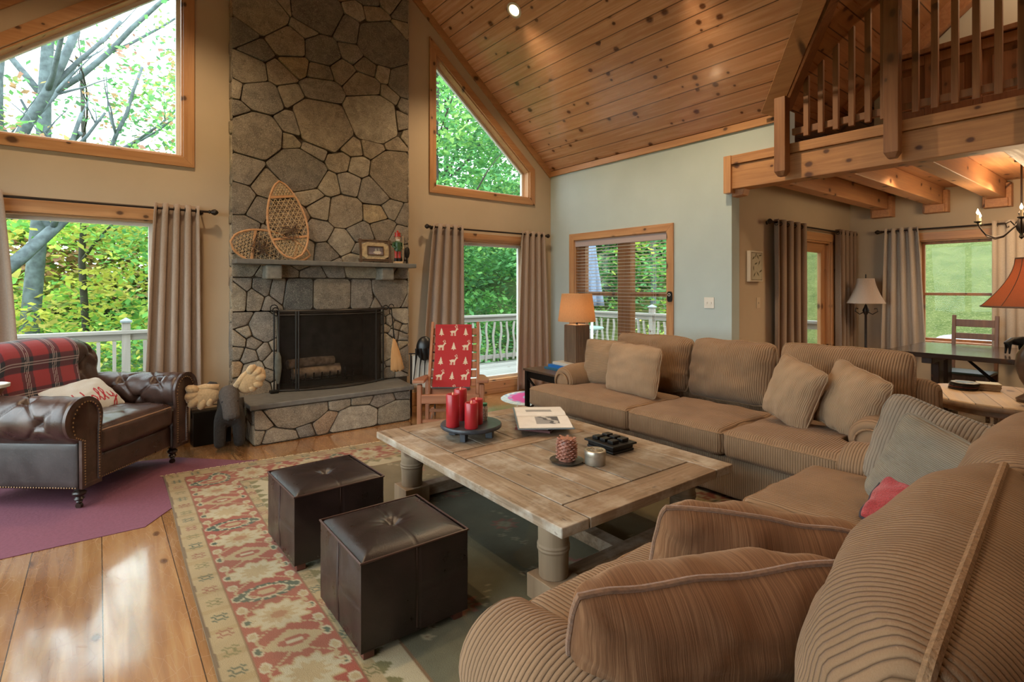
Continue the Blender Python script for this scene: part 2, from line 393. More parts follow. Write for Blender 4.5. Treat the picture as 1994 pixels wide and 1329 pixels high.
# ================================================================ windows
def frame_poly(name, poly, w, axis, pos, t, mats, parent=None, inset=False):
    """boards along the edges of an opening (outside it when w>0); axis as in wallpoly"""
    n = len(poly); cx = sum(p[0] for p in poly)/n; cz = sum(p[1] for p in poly)/n
    lines = []
    for i in range(n):
        a = Vector(poly[i]); b = Vector(poly[(i+1)%n]); d = (b-a).normalized(); nn = Vector((d.y, -d.x))
        if nn.dot(Vector((cx, cz))-a) > 0: nn = -nn
        lines.append((a+nn*w, d))
    off = []
    for i in range(n):
        p, d = lines[i-1]; q, e = lines[i]
        den = d.x*e.y-d.y*e.x; s = ((q-p).x*e.y-(q-p).y*e.x)/den; off.append(p+d*s)
    m = M()
    P = (lambda a, d: (a[0], pos+d, a[1])) if axis == 'Y' else (lambda a, d: (pos+d, a[0], a[1]))
    for i in range(n):
        a, b, c_, d_ = poly[i], poly[(i+1)%n], off[(i+1)%n], off[i]
        mi = 0 if abs(b[1]-a[1]) < abs(b[0]-a[0]) else 1
        m.add([P(q, e) for e in (0, t) for q in (a, b, c_, d_)], [(0,1,2,3),(7,6,5,4),(0,4,5,1),(1,5,6,2),(2,6,7,3),(3,7,4,0)], None, mi)
    return m.build(name, mats, parent, bevel=.003)
def pane(name, poly, axis, pos, parent):
    m = M(); P = (lambda a, d: (a[0], pos+d, a[1])) if axis == 'Y' else (lambda a, d: (pos+d, a[0], a[1]))
    n = len(poly); m.add([P(q, 0) for q in poly]+[P(q, .006) for q in poly], [tuple(range(n)), tuple(reversed(range(n, 2*n)))]+[(i, (i+1)%n, n+(i+1)%n, n+i) for i in range(n)])
    return m.build(name, m_glass, parent)
TY = [m_trimX, m_trimZ]; TX = [m_trimY, m_trimZ]
wid = [0]
def window(poly, axis, pos, wallt, sgn, label=None, trim=.085, sash=.045, rails=(), sashmat=None):
    wid[0] += 1; w = bpy.data.objects.new('window_%d' % wid[0], None); C.objects.link(w); struct(w)
    mats = TY if axis == 'Y' else TX
    frame_poly('window_trim', poly, trim, axis, pos, -sgn*.022, mats, w)
    frame_poly('window_jamb', poly, -.014, axis, pos+sgn*.001, sgn*(wallt-.002), mats, w)
    p0 = pos+sgn*(wallt-.05)
    frame_poly('sash', [tuple(q) for q in poly], -sash, axis, p0, sgn*.04, [sashmat or m_alu]*2, w)
    pane('glass', poly, axis, p0+sgn*.02, w)
    return w
window(W1, 'Y', GY, .16, 1, trim=.09)
window(W2, 'Y', GY, .16, 1, trim=.10)
window(W3, 'Y', GY, .16, 1, trim=.09)
window(W4, 'Y', GY, .16, 1, trim=.10)
# side window: two double hung units
m_wood_sash = wood('sash_wood', (.25, .10, .035), (.40, .18, .07), 2, 1, .1, rough=.45)
w5 = window([(3.69, .55), (5.19, .55), (5.19, 2.05), (3.69, 2.05)], 'X', EX, .15, 1, trim=.09, sashmat=m_wood_sash)
m = M(); m.box(EX+.05, EX+.15, 4.27, 4.47, .55, 2.05); m.box(EX+.06, EX+.12, 4.47, 5.19, 1.30, 1.35); m.box(EX+.06, EX+.12, 3.69, 4.27, 1.30, 1.35); m.box(EX+.06, EX+.13, 5.05, 5.19, .55, 2.05)
m.build('mullion', m_wood_sash, w5, bevel=.004)
w6 = window([(.55, .72), (2.13, .72), (2.13, 2.0), (.55, 2.0)], 'X', 8.255, .15, 1, trim=.10, sashmat=m_wood_sash)
m = M(); m.box(8.33, 8.39, .55, 2.13, 1.305, 1.34); m.build('meeting_rail', m_wood_sash, w6, bevel=.003)
m = M(); m.box(8.31, 8.33, 1.30, 1.40, 1.335, 1.36); m.build('sash_lock', m_dark, w6, bevel=.004)
w7 = window([(-2.4, .72), (-1.0, .72), (-1.0, 2.0), (-2.4, 2.0)], 'X', 8.255, .15, 1, trim=.10, sashmat=m_wood_sash)
w8 = window([(.4, .25), (5.2, .25), (5.2, 2.55), (.4, 2.55)], 'X', LX, .15, -1, trim=.10)
m = M(); [m.box(LX-.15, LX-.06, y-.06, y+.06, .25, 2.55) for y in (2.0, 3.6)]; m.build('mullion', m_trimZ, w8, bevel=.004)
# glazed door to the deck
dr = bpy.data.objects.new('door_1', None); C.objects.link(dr); struct(dr)
frame_poly('door_trim', [(6.62, .02), (7.60, .02), (7.60, 2.0), (6.62, 2.0)], .10, 'Y', 2.91, -.022, TY, dr)
frame_poly('door_jamb', [(6.62, .02), (7.60, .02), (7.60, 2.0), (6.62, 2.0)], -.02, 'Y', 2.911, .148, [m_trimX, m_trimZ], dr)
DP = [(6.64, .03), (7.58, .03), (7.58, 1.98), (6.64, 1.98)]
frame_poly('door_leaf', DP, -.12, 'Y', 2.97, .045, TY, dr); pane('glass', DP, 'Y', 2.99, dr)
m = M(); m.box(6.685, 6.715, 2.955, 2.97, .93, 1.17); m.cyl((6.70, 2.955, 1.03), (6.70, 2.91, 1.03), .009); m.tube([(6.70, 2.915, 1.03), (6.74, 2.912, 1.035), (6.81, 2.912, 1.03)], [.011, .009, .007]); m.build('door_handle', m_dark, dr, smooth=True)
# baseboards and the boards below the tall windows
def base(name, x0, x1, y0, y1, z1, mat): m = M(); m.box(x0, x1, y0, y1, 0, z1); struct(m.build(name, mat, bevel=.004))
base('baseboard_back', 2.86, EX, GY-.018, GY, .155, m_trimX); base('baseboard_back_left', LX, .97, GY-.018, GY, .145, m_trimX)
base('baseboard_right', EX-.018, EX, 2.91, GY-.02, .12, m_trimY); base('baseboard_nook', EX+.0, 6.5, 2.892, 2.91, .12, m_trimX)
base('baseboard_nook_corner', 7.72, 8.25, 2.892, 2.91, .12, m_trimX); base('baseboard_dining', 8.237, 8.255, -3.1, 2.89, .12, m_trimY)
# ================================================================ loft timber
t = thing('loft_beam', 'long knotty pine beam carrying the front edge of the loft', 'beam', (EX, 0, 0)); t['kind'] = 'structure'
t.location = (0,0,0)
m = M(); m.box(EX-.055, EX+.12, -3.15, 2.905, 2.41, 2.655); m.build('beam', m_beam, t, bevel=.006)
m = M(); m.box(EX-.075, EX+.10, -3.15, 2.905, 2.657, 2.747); m.build('cap_board', m_beam, t, bevel=.004)
m = M(); m.box(EX-.085, EX-.0, 2.87, 2.95, 2.37, 2.75); m.build('end_board', m_trimZ, t, bevel=.003)
m = M(); m.prism([(2.905, 2.34), (2.905, 2.409), (2.77, 2.409), (2.79, 2.35)], 0, 1); m.v = [(EX+.005+.11*z, x, y) for x, y, z in m.v]; m.build('corbel', m_joist, t, bevel=.003)
js = []
for k, y in enumerate((2.50, 1.93, 1.36, .79, .22, -.35, -.92, -1.49)):
    m = M(); m.box(EX+.125, 8.25, y-.075, y+.075, 2.43, 2.638)
    j = m.build('ceiling_joist', m_joist, bevel=.006); j['kind'] = 'structure'
    m = M(); m.box(8.10, 8.25, y-.10, y+.10, 2.33, 2.428); m.box(8.13, 8.25, y-.125, y-.077, 2.33, 2.60); m.box(8.13, 8.25, y+.077, y+.125, 2.33, 2.60)
    m.build('corbel', m_joist, j, bevel=.005)
def roof_at(y): return EZ+SLOPE*(CY-y) if y > CR else EZ+SLOPE*(y-(2*CR-CY))
t = thing('loft_railing', 'wooden loft railing of square posts and slim balusters above the beam', 'railing', (EX, 2.3, 2.74))
for y in (2.315, 1.45, .585):
    x0 = EX-.175; z1 = min(roofz(x0)-.02, 3.9) if y > 2 else min(roof_at(y)-.03, 4.6)
    if y > 2: z1 = roofz(x0-.02)-.06-.02
    m = M(); z0 = 2.475; a = .05
    m.add([(x0+sx*a*k, y+sy*a*k, z) for z, k in ((z0-.045, .55), (z0, 1), (z1, 1)) for sx, sy in ((-1,-1),(1,-1),(1,1),(-1,1))], [(3,2,1,0)]+[(i, (i+1)%4, 4+(i+1)%4, 4+i) for i in range(4)]+[(4+i, 4+(i+1)%4, 8+(i+1)%4, 8+i) for i in range(4)]+[(8,9,10,11)])
    m.v = [(p[0]-EX, p[1]-2.3, p[2]-2.74) for p in m.v]; m.build('post', m_loft, t, bevel=.004)
ys = [2.14, 2.018, 1.896, 1.774, 1.652, 1.54]+[1.325-.122*i for i in range(6)]+[.46-.122*i for i in range(20)]
for y in ys:
    z1 = min(roof_at(y)+.03, 3.76); m = M(); m.box(-.095, -.058, y-2.3-.022, y-2.3+.022, .045, z1-2.74); m.build('baluster', m_loft, t, bevel=.003)
m = M(); m.box(-.056, -.02, -4.9, -.02, .085, .145); m.build('bottom_rail', m_loft, t, bevel=.003)
m = M(); m.box(-.10, -.02, -4.9, -.72, 1.02, 1.07); m.build('top_rail', m_loft, t, bevel=.003)
# loft half wall with panels, and slanting timbers behind it
t = thing('panelled_half_wall', 'dark pine panelled half wall standing back on the loft', 'panelling', (5.98, .6, 2.74))
m = M(); m.box(0, .05, -3.4, 1.20, 0, .80); m.build('panel_board', m_loft, t, bevel=.004)
for k in range(10):
    y = 1.0-.34*k
    m = M(); m.box(-.03, -.002, y-.17, y-.11, .0, .79); m.box(-.03, -.002, y-.11, y+.17, .70, .79); m.box(-.03, -.002, y-.11, y+.17, 0, .30); m.box(-.012, -.002, y-.05, y+.11, .36, .64)
    m.build('raised_panel', m_loft, t, bevel=.005)
m = M(); m.box(-.05, .08, -3.42, 1.22, .80, .845); m.build('cap_rail', m_loft, t, bevel=.005)
for y0, lab in ((2.15, 'slanting loft rafter along the cream loft wall'),):
    m = M(); m.beam((6.09, y0, EZ+SLOPE*(CY-y0)-.09), (6.09, y0-2.2, EZ+SLOPE*(CY-y0+2.2)-.09), .10, .16); m.build('rafter', m_joist, None, bevel=.006).update_tag(); tag(bpy.context.scene.objects[-1] if False else C.objects[-1], lab, 'beam', kind='structure')
m = M(); m.tube([(6.1, 1.95+.0, 2.83), (6.1, 1.55, 2.83)], .08, 14); o = m.build('rolled_blanket', plain('dark_green_cloth', (.03,.05,.03), .9, nz=.3, bump=.3), smooth=True)
tag(o, 'dark green rolled bundle lying on the loft floor behind the balusters', 'bundle')
# recessed downlight seen at the top of the picture
def emis(name, col, st): g = G(name); return g.end(g.n('Emission', Color=(*col, 1), Strength=st))
m_bulb = emis('warm_bulb', (1, .80, .52), 14)
for k, (x, y) in enumerate(CANS[:4]):
    a = math.atan(SLOPE)*(1 if x > RX else -1)
    t = thing('recessed_downlight', ['round recessed downlight in the pine ceiling near the gable', 'round recessed downlight farther forward in the right ceiling slope', 'round recessed downlight in the left slope by the gable', 'round recessed downlight in the left slope farther forward'][k], 'ceiling light', (x, y, roofz(x)), group='downlights in the pine ceiling', rot=(0, a, 0))
    m = M(); m.lathe([(.085, -.001), (.09, -.008), (.065, -.010), (.06, -.001)], n=28, cap=False); m.build('trim_ring', m_white, t, smooth=True)
    m = M(); m.lathe([(.001, -.004), (.058, -.004)], n=24, cap=False); m.build('lens', m_bulb, t)
# ================================================================ stonework
def clip(poly, p, n):
    out = []
    for i in range(len(poly)):
        a, b = poly[i], poly[(i+1) % len(poly)]
        da = (a[0]-p[0])*n[0]+(a[1]-p[1])*n[1]; db = (b[0]-p[0])*n[0]+(b[1]-p[1])*n[1]
        if da <= 0: out.append(a)
        if (da < 0 < db) or (db < 0 < da):
            t = da/(da-db); out.append((a[0]+(b[0]-a[0])*t, a[1]+(b[1]-a[1])*t))
    return out
def shrink(poly, d):
    n = len(poly); out = poly
    ar = sum(poly[i][0]*poly[(i+1)%n][1]-poly[(i+1)%n][0]*poly[i][1] for i in range(n))
    sg = 1 if ar > 0 else -1
    for i in range(n):
        a, b = poly[i], poly[(i+1)%n]; L = math.hypot(b[0]-a[0], b[1]-a[1])
        if L < 1e-6: continue
        nn = (sg*(b[1]-a[1])/L, -sg*(b[0]-a[0])/L)
        out = clip(out, (a[0]-nn[0]*d, a[1]-nn[1]*d), nn)
        if len(out) < 3: return []
    return out
def roundp(poly, it=1, q=.22):
    for _ in range(it):
        o = []
        for i in range(len(poly)):
            a, b = poly[i], poly[(i+1) % len(poly)]
            o.append((a[0]+(b[0]-a[0])*q, a[1]+(b[1]-a[1])*q)); o.append((b[0]-(b[0]-a[0])*q, b[1]-(b[1]-a[1])*q))
        poly = o
    return poly
PAL = [(.27,.225,.17), (.30,.26,.20), (.23,.20,.165), (.32,.275,.205), (.26,.23,.195), (.29,.24,.18), (.205,.185,.16), (.34,.30,.24)]
ODD = [(.33,.225,.13), (.36,.28,.17), (.15,.15,.14), (.30,.21,.14)]
def stones(m, cols, u0, u1, v0, v1, size, place, rnd, mort=.008, asp=1.25, fixed=()):
    """fill a rectangle with fitted irregular stones; place(u, v, h) -> point"""
    pts = []; tries = 0
    for q in fixed: pts.append(q)
    while tries < 4000:
        tries += 1; u, v = rnd.uniform(u0, u1), rnd.uniform(v0, v1); r = size*rnd.choice((.5, .7, 1.0, 1.25))
        if all(math.hypot((u-a)/asp**.5, (v-b)*asp**.5) > .52*(r+c) for a, b, c in pts): pts.append((u, v, r))
    for i, (u, v, r) in enumerate(pts):
        poly = [(u0, v0), (u1, v0), (u1, v1), (u0, v1)]
        for j, (a, b, c) in enumerate(pts):
            if i == j: continue
            dx, dy = (a-u)/asp, (b-v)*asp; L2 = dx*dx+dy*dy
            if L2 > 9*size*size: continue
            k = .5+(r*r-c*c)*.30/max(L2, 1e-6); k = max(.2, min(.8, k))
            mid = (u+(a-u)*k, v+(b-v)*k); nn = (dx/asp, dy*asp); l = math.hypot(*nn)
            poly = clip(poly, mid, (nn[0]/l, nn[1]/l))
            if len(poly) < 3: break
        if len(poly) < 3: continue
        poly = shrink(poly, mort/2)
        if len(poly) < 3: continue
        # drop tiny edges, jitter the outline a little
        q = []
        for k in range(len(poly)):
            a, b = poly[k], poly[(k+1) % len(poly)]
            if math.hypot(a[0]-b[0], a[1]-b[1]) > .012: q.append(a)
        if len(q) < 3: continue
        poly = roundp(q, 2, .085)
        cu = sum(p[0] for p in poly)/len(poly); cv = sum(p[1] for p in poly)/len(poly)
        col = rnd.choice(ODD) if rnd.random() < .09 else rnd.choice(PAL); kk = rnd.uniform(.85, 1.2); col = tuple(c*kk for c in col)
        h = rnd.uniform(.020, .034); tu, tv = rnd.uniform(-.05, .05), rnd.uniform(-.05, .05); n = len(poly); base_ = len(m.v); vs = []
        for s_, hh in ((1.0, 0.0), (.995, h*.7), (.965, h*.98), (.75, h*1.1), (.40, h*1.12)):
            for p in poly:
                d0 = (p[0]-cu), (p[1]-cv); L = math.hypot(*d0); sh = max(0, 1-(1-s_)*(1 if s_ < .9 else .12/max(L, .03)))
                uu, vv = cu+d0[0]*sh, cv+d0[1]*sh
                b = fbm(uu, vv, i*3.1, 9)*.006+fbm(uu, vv, i*1.7, 28)*.0025 if hh > 0 else 0
                vs.append(place(uu, vv, hh+b+((uu-cu)*tu+(vv-cv)*tv)*(hh > 0)))
        fs = []
        for k in range(4):
            for a in range(n): fs.append((k*n+a, k*n+(a+1)%n, (k+1)*n+(a+1)%n, (k+1)*n+a))
        fs.append(tuple(range(4*n, 5*n))); m.add(vs, fs); cols.extend([(*col, 1)]*len(vs))
def stonemat():
    g = G('field_stone'); col = g.n('Attribute', dict(attribute_name='Col')).outputs[0]; c = g.co()
    n1 = g.noise(c, 9, 5, .7, .8); n2 = g.noise(c, 130, 3, .8); n3 = g.noise(g.scale(c, (14, 14, 40)), 1.0, 5, .65, 2.0)
    a = g.mix(g.rng(n1, .35, .68), g.mix(1.0, col, (.66, .64, .62), 'MULTIPLY'), g.mix(1.0, col, (1.25, 1.22, 1.15), 'MULTIPLY'))
    a = g.mix(g.rng(n3, .58, .70, 0, .55), a, g.mix(1.0, col, (1.9, 1.8, 1.65), 'MULTIPLY'))
    a = g.mix(g.rng(n2, .46, .34, 0, .75), a, (.06, .05, .045)); a = g.mix(g.rng(n2, .55, .66, 0, .75), a, (.50, .45, .38))
    h = g.math('ADD', g.math('MULTIPLY', n2, .5), n3)
    return g.bsdf(a, .8, 0, g.bump(h, .5, .012), Specular_IOR_Level=.3)
m_stone = stonemat(); m_mortar = plain('mortar', (.085, .065, .045), .95, nz=.3, scale=60, bump=.4)
m_slate = plain('bluestone_slab', (.17, .165, .15), .38, nz=.25, scale=14, bump=.15)
CX0, CX1, CY0 = .99, 2.84, 5.60
FB0, FB1, FBZ = 1.40, 2.50, 1.16; HZ = .37
fp = thing('fireplace', 'tall fieldstone fireplace with raised hearth rising to the ceiling', 'fireplace', (1.92, CY0, 0))
ox, oy = 1.92, CY0
def L(m):
    m.v = [(p[0]-ox, p[1]-oy, p[2]) for p in m.v]; return m
m = M(); m.box(CX0+.012, FB0-.004, CY0+.004, GY-.002, 0, 1.2); m.box(FB1+.004, CX1-.012, CY0+.004, GY-.002, 0, 1.2)
m.prism([(CX0+.012, 1.16), (CX1-.012, 1.16), (CX1-.012, roofz(CX1)), (RX, roofz(RX)), (CX0+.012, roofz(CX0))], 0, 1, Matrix.Translation((0, CY0+.004, 0)) @ Matrix(((1,0,0,0),(0,0,GY-CY0-.006,0),(0,1,0,0),(0,0,0,1))))
L(m).build('mortar_core', m_mortar, fp)
rr = random.Random(8); m = M(); cols = []
front = lambda u, v, h: (u, CY0+.006-h, v)
stones(m, cols, CX0, FB0, .005, 1.17, .21, front, rr, asp=1.0)
stones(m, cols, FB1, CX1, HZ, 1.17, .19, front, rr, asp=1.0)
# arch of upright stones above the firebox
stones(m, cols, CX0, CX1, 1.17, 1.50, .30, front, rr, asp=.85, fixed=[(1.95, 1.33, .34), (1.62, 1.33, .26), (2.27, 1.33, .24)])
stones(m, cols, CX0, CX1, 1.50, 4.75, .34, front, rr, asp=1.12)
for z0, z1 in ((HZ, 1.6), (1.6, 3.2), (3.2, 4.75)):
    stones(m, cols, CY0-.02, GY-.002, z0, z1, .22, lambda u, v, h: (CX0+.012-h*.6, u, v), rr, asp=.8)
    stones(m, cols, CY0-.02, GY-.002, z0, z1, .22, lambda u, v, h: (CX1-.012+h*.6, u, v), rr, asp=.8)
L(m); m.col = cols; m.build('stonework', m_stone, fp, smooth=True, angle=50)
# hearth : stone block with a thick bluestone slab
H0, H1, HY = 1.075, 2.60, 5.07
m = M(); m.box(H0+.01, H1-.01, HY+.012, CY0-.0, 0, HZ-.045); L(m).build('hearth_core', m_mortar, fp)
m = M(); cols = []
stones(m, cols, H0, H1, .005, HZ-.05, .27, lambda u, v, h: (u, HY+.012-h*.8, v), rr, asp=1.2)
stones(m, cols, HY, CY0-.01, .005, HZ-.05, .27, lambda u, v, h: (H0+.012-h*.6, u, v), rr, asp=1.2)
stones(m, cols, HY, CY0-.01, .005, HZ-.05, .27, lambda u, v, h: (H1-.012+h*.6, u, v), rr, asp=1.2)
L(m); m.col = cols; m.build('hearth_stonework', m_stone, fp, smooth=True, angle=50)
m = M(); m.prism([(H0-.035, CY0-.03), (H0-.035, HY-.03), (H1+.03, HY-.03), (H1+.10, CY0-.03)], HZ-.046, HZ); L(m).build('hearth_slab', m_slate, fp, bevel=.008)
m = M(); m.box(CX0-.0, CX1-.005, 5.38, CY0-.025, 1.625, 1.672); L(m).build('mantel_shelf', m_slate, fp, bevel=.006)
m_corb = plain('corbel_stone', (.26, .235, .19), .8, nz=.3, scale=25, bump=.3)
for x in (1.335, 2.51):
    m = M(); m.box(x-.075, x+.075, 5.42, CY0+.02, 1.485, 1.622); L(m).build('corbel', m_corb, fp, bevel=.02, seg=3)
m_soot = plain('sooty_brick', (.065, .052, .044), 1.0, nz=.4, scale=12, Specular_IOR_Level=.05)
# the firebox is recessed through the wall into its own box
m = M()
for a in ((FB0-.01, FB0+.02, CY0+.0, GY+.40, .30, 1.19), (FB1-.02, FB1+.01, CY0+.0, GY+.40, .30, 1.19), (FB0, FB1, GY+.38, GY+.41, .30, 1.19), (FB0, FB1, CY0+.02, GY+.41, .30, .365), (FB0, FB1, CY0+.0, GY+.41, 1.14, 1.19)): m.box(*a)
L(m).build('firebox', m_soot, fp)
# grate with split logs
gr = thing('log_grate', 'iron grate with birch logs inside the dark firebox', 'grate', (1.92, 5.78, .366))
m = M()
for k in range(8): x = -.30+.085*k; m.tube([(x, -.10, .14), (x, -.09, .07), (x, .12, .07), (x, .14, .14)], .008, 6)
m.cyl((-.34, -.06, .06), (.34, -.06, .06), .008); m.cyl((-.34, .1, .06), (.34, .1, .06), .008)
for x in (-.3, .3):
    for y in (-.06, .1): m.cyl((x, y, 0), (x, y, .06), .01)
m.build('grate_bars', m_black, gr, smooth=True)
m_bark = plain('birch_bark', (.52, .38, .26), .9, nz=.5, scale=18, bump=.5)
for x, y, z, r, a in ((-.08, -.03, .135, .055, .06), (-.05, .08, .14, .06, -.05), (-.12, .03, .235, .05, .12)):
    m = M(); m.tube([(x-.25, y-.25*a, z), (x, y, z+.004), (x+.25, y+.25*a, z)], [r, r*1.05, r*.95], 12); m.build('log', m_bark, gr, smooth=True)
# ---- curved fire screen
sc = thing('fire_screen', 'bowed black mesh fire screen standing on the hearth slab', 'fire screen', (1.955, 5.54, HZ))
def bow(t): return -.155*math.cos(t*PI/2)**.9 if abs(t) < 1 else 0
def gauze():
    g = G('screen_mesh'); t = g.n('BsdfTransparent', Color=(.80,.78,.75,1)); d = g.n('BsdfDiffuse', Color=(.035,.030,.026,1))
    return g.end(g.n('MixShader', i0=.40, i1=t, i2=d))
SW, SH = .55, .80
m = M(); m.grid(lambda u, v: ((u*2-1)*SW, bow(u*2-1), .03+v*(SH-.05)), 24, 1); m.build('mesh_panel', gauze(), sc, smooth=True)
m = M()
for z, r in ((.012, .011), (SH, .012), (SH-.04, .006)): m.tube([(t/12*SW, bow(t/12), z) for t in range(-12, 13)], r, 8)
for x in (-1, 1): m.cyl((x*SW, 0, 0), (x*SW, 0, SH+.01), .010, n=8)
for t in (-.74, -.70, .80): m.cyl((t*SW, bow(t)-.004, .0), (t*SW, bow(t)-.004, SH), .010, n=8)
m.build('screen_frame', plain('screen_iron', (.04,.035,.03), .38, .6), sc, smooth=True)
for x in (-1, 1):
    m = M(); m.tube([(x*(SW+.005), -.0, SH)]+[(x*(SW+.03+.028*math.cos(a*.6)), 0, SH+.01+.026*math.sin(a*.6)) for a in range(-4, 6)], .005, 6); m.build('scroll', m_black, sc, smooth=True)
# hearth broom hanging on the right of the screen
br = thing('hearth_broom', 'small straw hearth broom hanging at the right side of the screen', 'broom', (2.60, 5.47, 1.17))
m = M(); m.tube([(-.03, 0, .0), (-.02, .0, -.10), (.0, 0, -.30), (.005, 0, -.34)], [.006, .006, .008, .011], 8); m.tube([(-.03+.03*math.cos(a*.7), 0, .02+.03*math.sin(a*.7)) for a in range(0, 8)], .005, 6); m.build('handle', m_black, br, smooth=True)
m_straw = wood('broom_straw', (.50, .25, .09), (.68, .40, .18), 2, .4, 0, rough=.9, bump=.8)
m = M(); m.lathe([(.012, -.33), (.022, -.37), (.045, -.45), (.066, -.56), (.082, -.68), (.05, -.70)], n=22, sy=.38); m.v = [(x+(-.33-z)*.12, y, z+(.012*math.sin(k*2.3) if z < -.6 else 0)) for k, (x, y, z) in enumerate(m.v)]
m.build('straw_head', m_straw, br, smooth=True)
# iron tools hanging by the left side
tl = thing('fire_tool_set', 'dark iron fire tools hanging at the left side of the screen', 'fire tools', (1.35, 5.50, HZ+.03))
m = M(); m.cyl((0, 0, .0), (0, 0, .78), .007); m.tube([(.0+.035*math.cos(a*.7), 0, .80+.035*math.sin(a*.7)) for a in range(9)], .005, 6); m.build('tool_stand', m_black, tl, smooth=True)
m = M(); m.tube([(.02, -.02, .72), (.03, -.02, .36)], .005, 6); m.lathe([(.012, .37), (.030, .32), (.034, .22), (.02, .10), (.008, .06)], cx=.032, cy=-.02, n=12, sy=.4); m.build('ash_brush', plain('grey_brush', (.12,.12,.10), .9, nz=.3), tl, smooth=True)
m = M(); m.box(-.04, .04, -.03, .03, -.028, 0); m.build('tool_base', m_black, tl, bevel=.006)
# ================================================================ things on the mantel
m_ash = wood('bent_ash', (.46, .22, .09), (.66, .38, .19), 0, 1, .05, rough=.5)
m_raw = plain('rawhide_lacing', (.62, .44, .24), .6, nz=.3, scale=30)
def snowshoe(label, loc, rot, length, width):
    t = thing('snowshoe', label, 'snowshoe', loc, rot=rot, group='snowshoes on the mantel')
    def hw(s):   # half width at height s (0..1); pointed tail, broad rounded front
        return width/2*(max(0, math.sin(PI*min(1, s**.80)))**.62)
    N = 26; pts = [(hw(i/N), 0, i/N*length) for i in range(N+1)]+[(-hw(i/N), 0, i/N*length) for i in range(N-1, 0, -1)]
    m = M(); m.tube(pts, .0105, 8, closed=True); m.build('rim', m_ash, t, smooth=True)
    for s in (.27, .80): m = M(); w = hw(s); m.beam((-w, 0, s*length), (w, 0, s*length), .014, .024); m.build('crossbar', m_ash, t, bevel=.003)
    m = M(); r = .0026
    for lo, hi, st in ((.03, .27, .030), (.27, .80, .040), (.80, .985, .024)):
        for dx, dz in ((.62, 1), (-.62, 1), (1, 0)):
            dd = math.hypot(dx, dz); dx_, dz_ = dx/dd, dz/dd; nx, nz_ = -dz_, dx_
            for k in range(-40, 41):
                c = k*st; run = []
                for j in range(-60, 61):
                    q = j*.02; x = nx*c+dx_*q; z = length*(lo+hi)/2+nz_*c+dz_*q; s = z/length
                    if lo <= s <= hi and abs(x) < hw(s): run.append((x, 0, z))
                if len(run) > 1: m.tube([run[0], run[-1]], r, 4, cap=False)
    m.build('lacing', m_raw, t)
    m = M(); rr2 = random.Random(3); p = [(rr2.uniform(-.45, .45)*width*.6, -.014-rr2.random()*.014, length*(.30+rr2.uniform(-.08, .14))) for _ in range(22)]
    m.tube(p, .005, 5); m.build('binding', plain('brown_leather_strap', (.10, .055, .03), .6), t, smooth=True)
    return t
snowshoe('rawhide snowshoe standing upright on the mantel against the stone', (1.53, 5.455, 1.688), (-.10, -.16, 0), .78, .37)
snowshoe('rawhide snowshoe lying on its side behind the upright one', (.97, 5.515, 1.835), (-.10, PI/2+.13, 0), .76, .33)
# rustic frame
t = thing('picture_frame', 'rustic twig and birch bark picture frame on the mantel', 'picture frame', (2.385, 5.47, 1.674), rot=(-.10, 0, 0))
m = M()
for z in (.018, .035, .225, .245): m.tube([(-.19, 0, z), (0, -.003, z+.003), (.19, 0, z)], .008, 7)
for x in (-.175, -.160, .160, .175): m.tube([(x, -.004, .0), (x+.002, -.004, .13), (x, -.004, .26)], .008, 7)
m.build('twig_border', plain('twig_brown', (.13, .07, .035), .8, nz=.4, bump=.4), t, smooth=True)
m = M(); o_ = [(-.15, .05), (.15, .05), (.15, .21), (-.15, .21)]; bt = roundp([(-.158, .035), (.158, .035), (.158, .228), (-.158, .228)], 1, .2); inn = [(-.09, .085), (.09, .085), (.09, .178), (-.09, .178)]
m.prism(bt, 0, 1, Matrix(((1,0,0,0),(0,0,.02,-.008),(0,1,0,0),(0,0,0,1)))); m.build('bark_mat', plain('birch_bark_pale', (.50, .38, .22), .8, nz=.35, scale=40, bump=.4), t, bevel=.004)
m = M()
for a, b in zip(inn, inn[1:]+inn[:1]): m.tube([(a[0], -.012, a[1]), (b[0], -.012, b[1])], .007, 6)
m.build('inner_rim', plain('twig_brown', (.13,.07,.035)), t, smooth=True)
m = M(); nx_, ny_ = 30, 16; cols = []
def pf(u, v):
    x, z = -.085+.17*u, .09+.083*v; c = (.17, .14, .15) if v > .35 else (.24, .20, .22)
    if ((u-.62)/.26)**2+((v-.28)/.22)**2 < 1: c = (.62, .55, .45)
    if ((u-.52)/.06)**2+((v-.62)/.2)**2 < 1: c = (.35, .36, .30)
    if ((u-.72)/.05)**2+((v-.66)/.2)**2 < 1: c = (.30, .33, .28)
    cols.append((*c, 1)); return (x, -.0105, z)
m.grid(pf, nx_, ny_); m.col = cols; m.build('photograph', attrmat('printed_photo', .3), t)
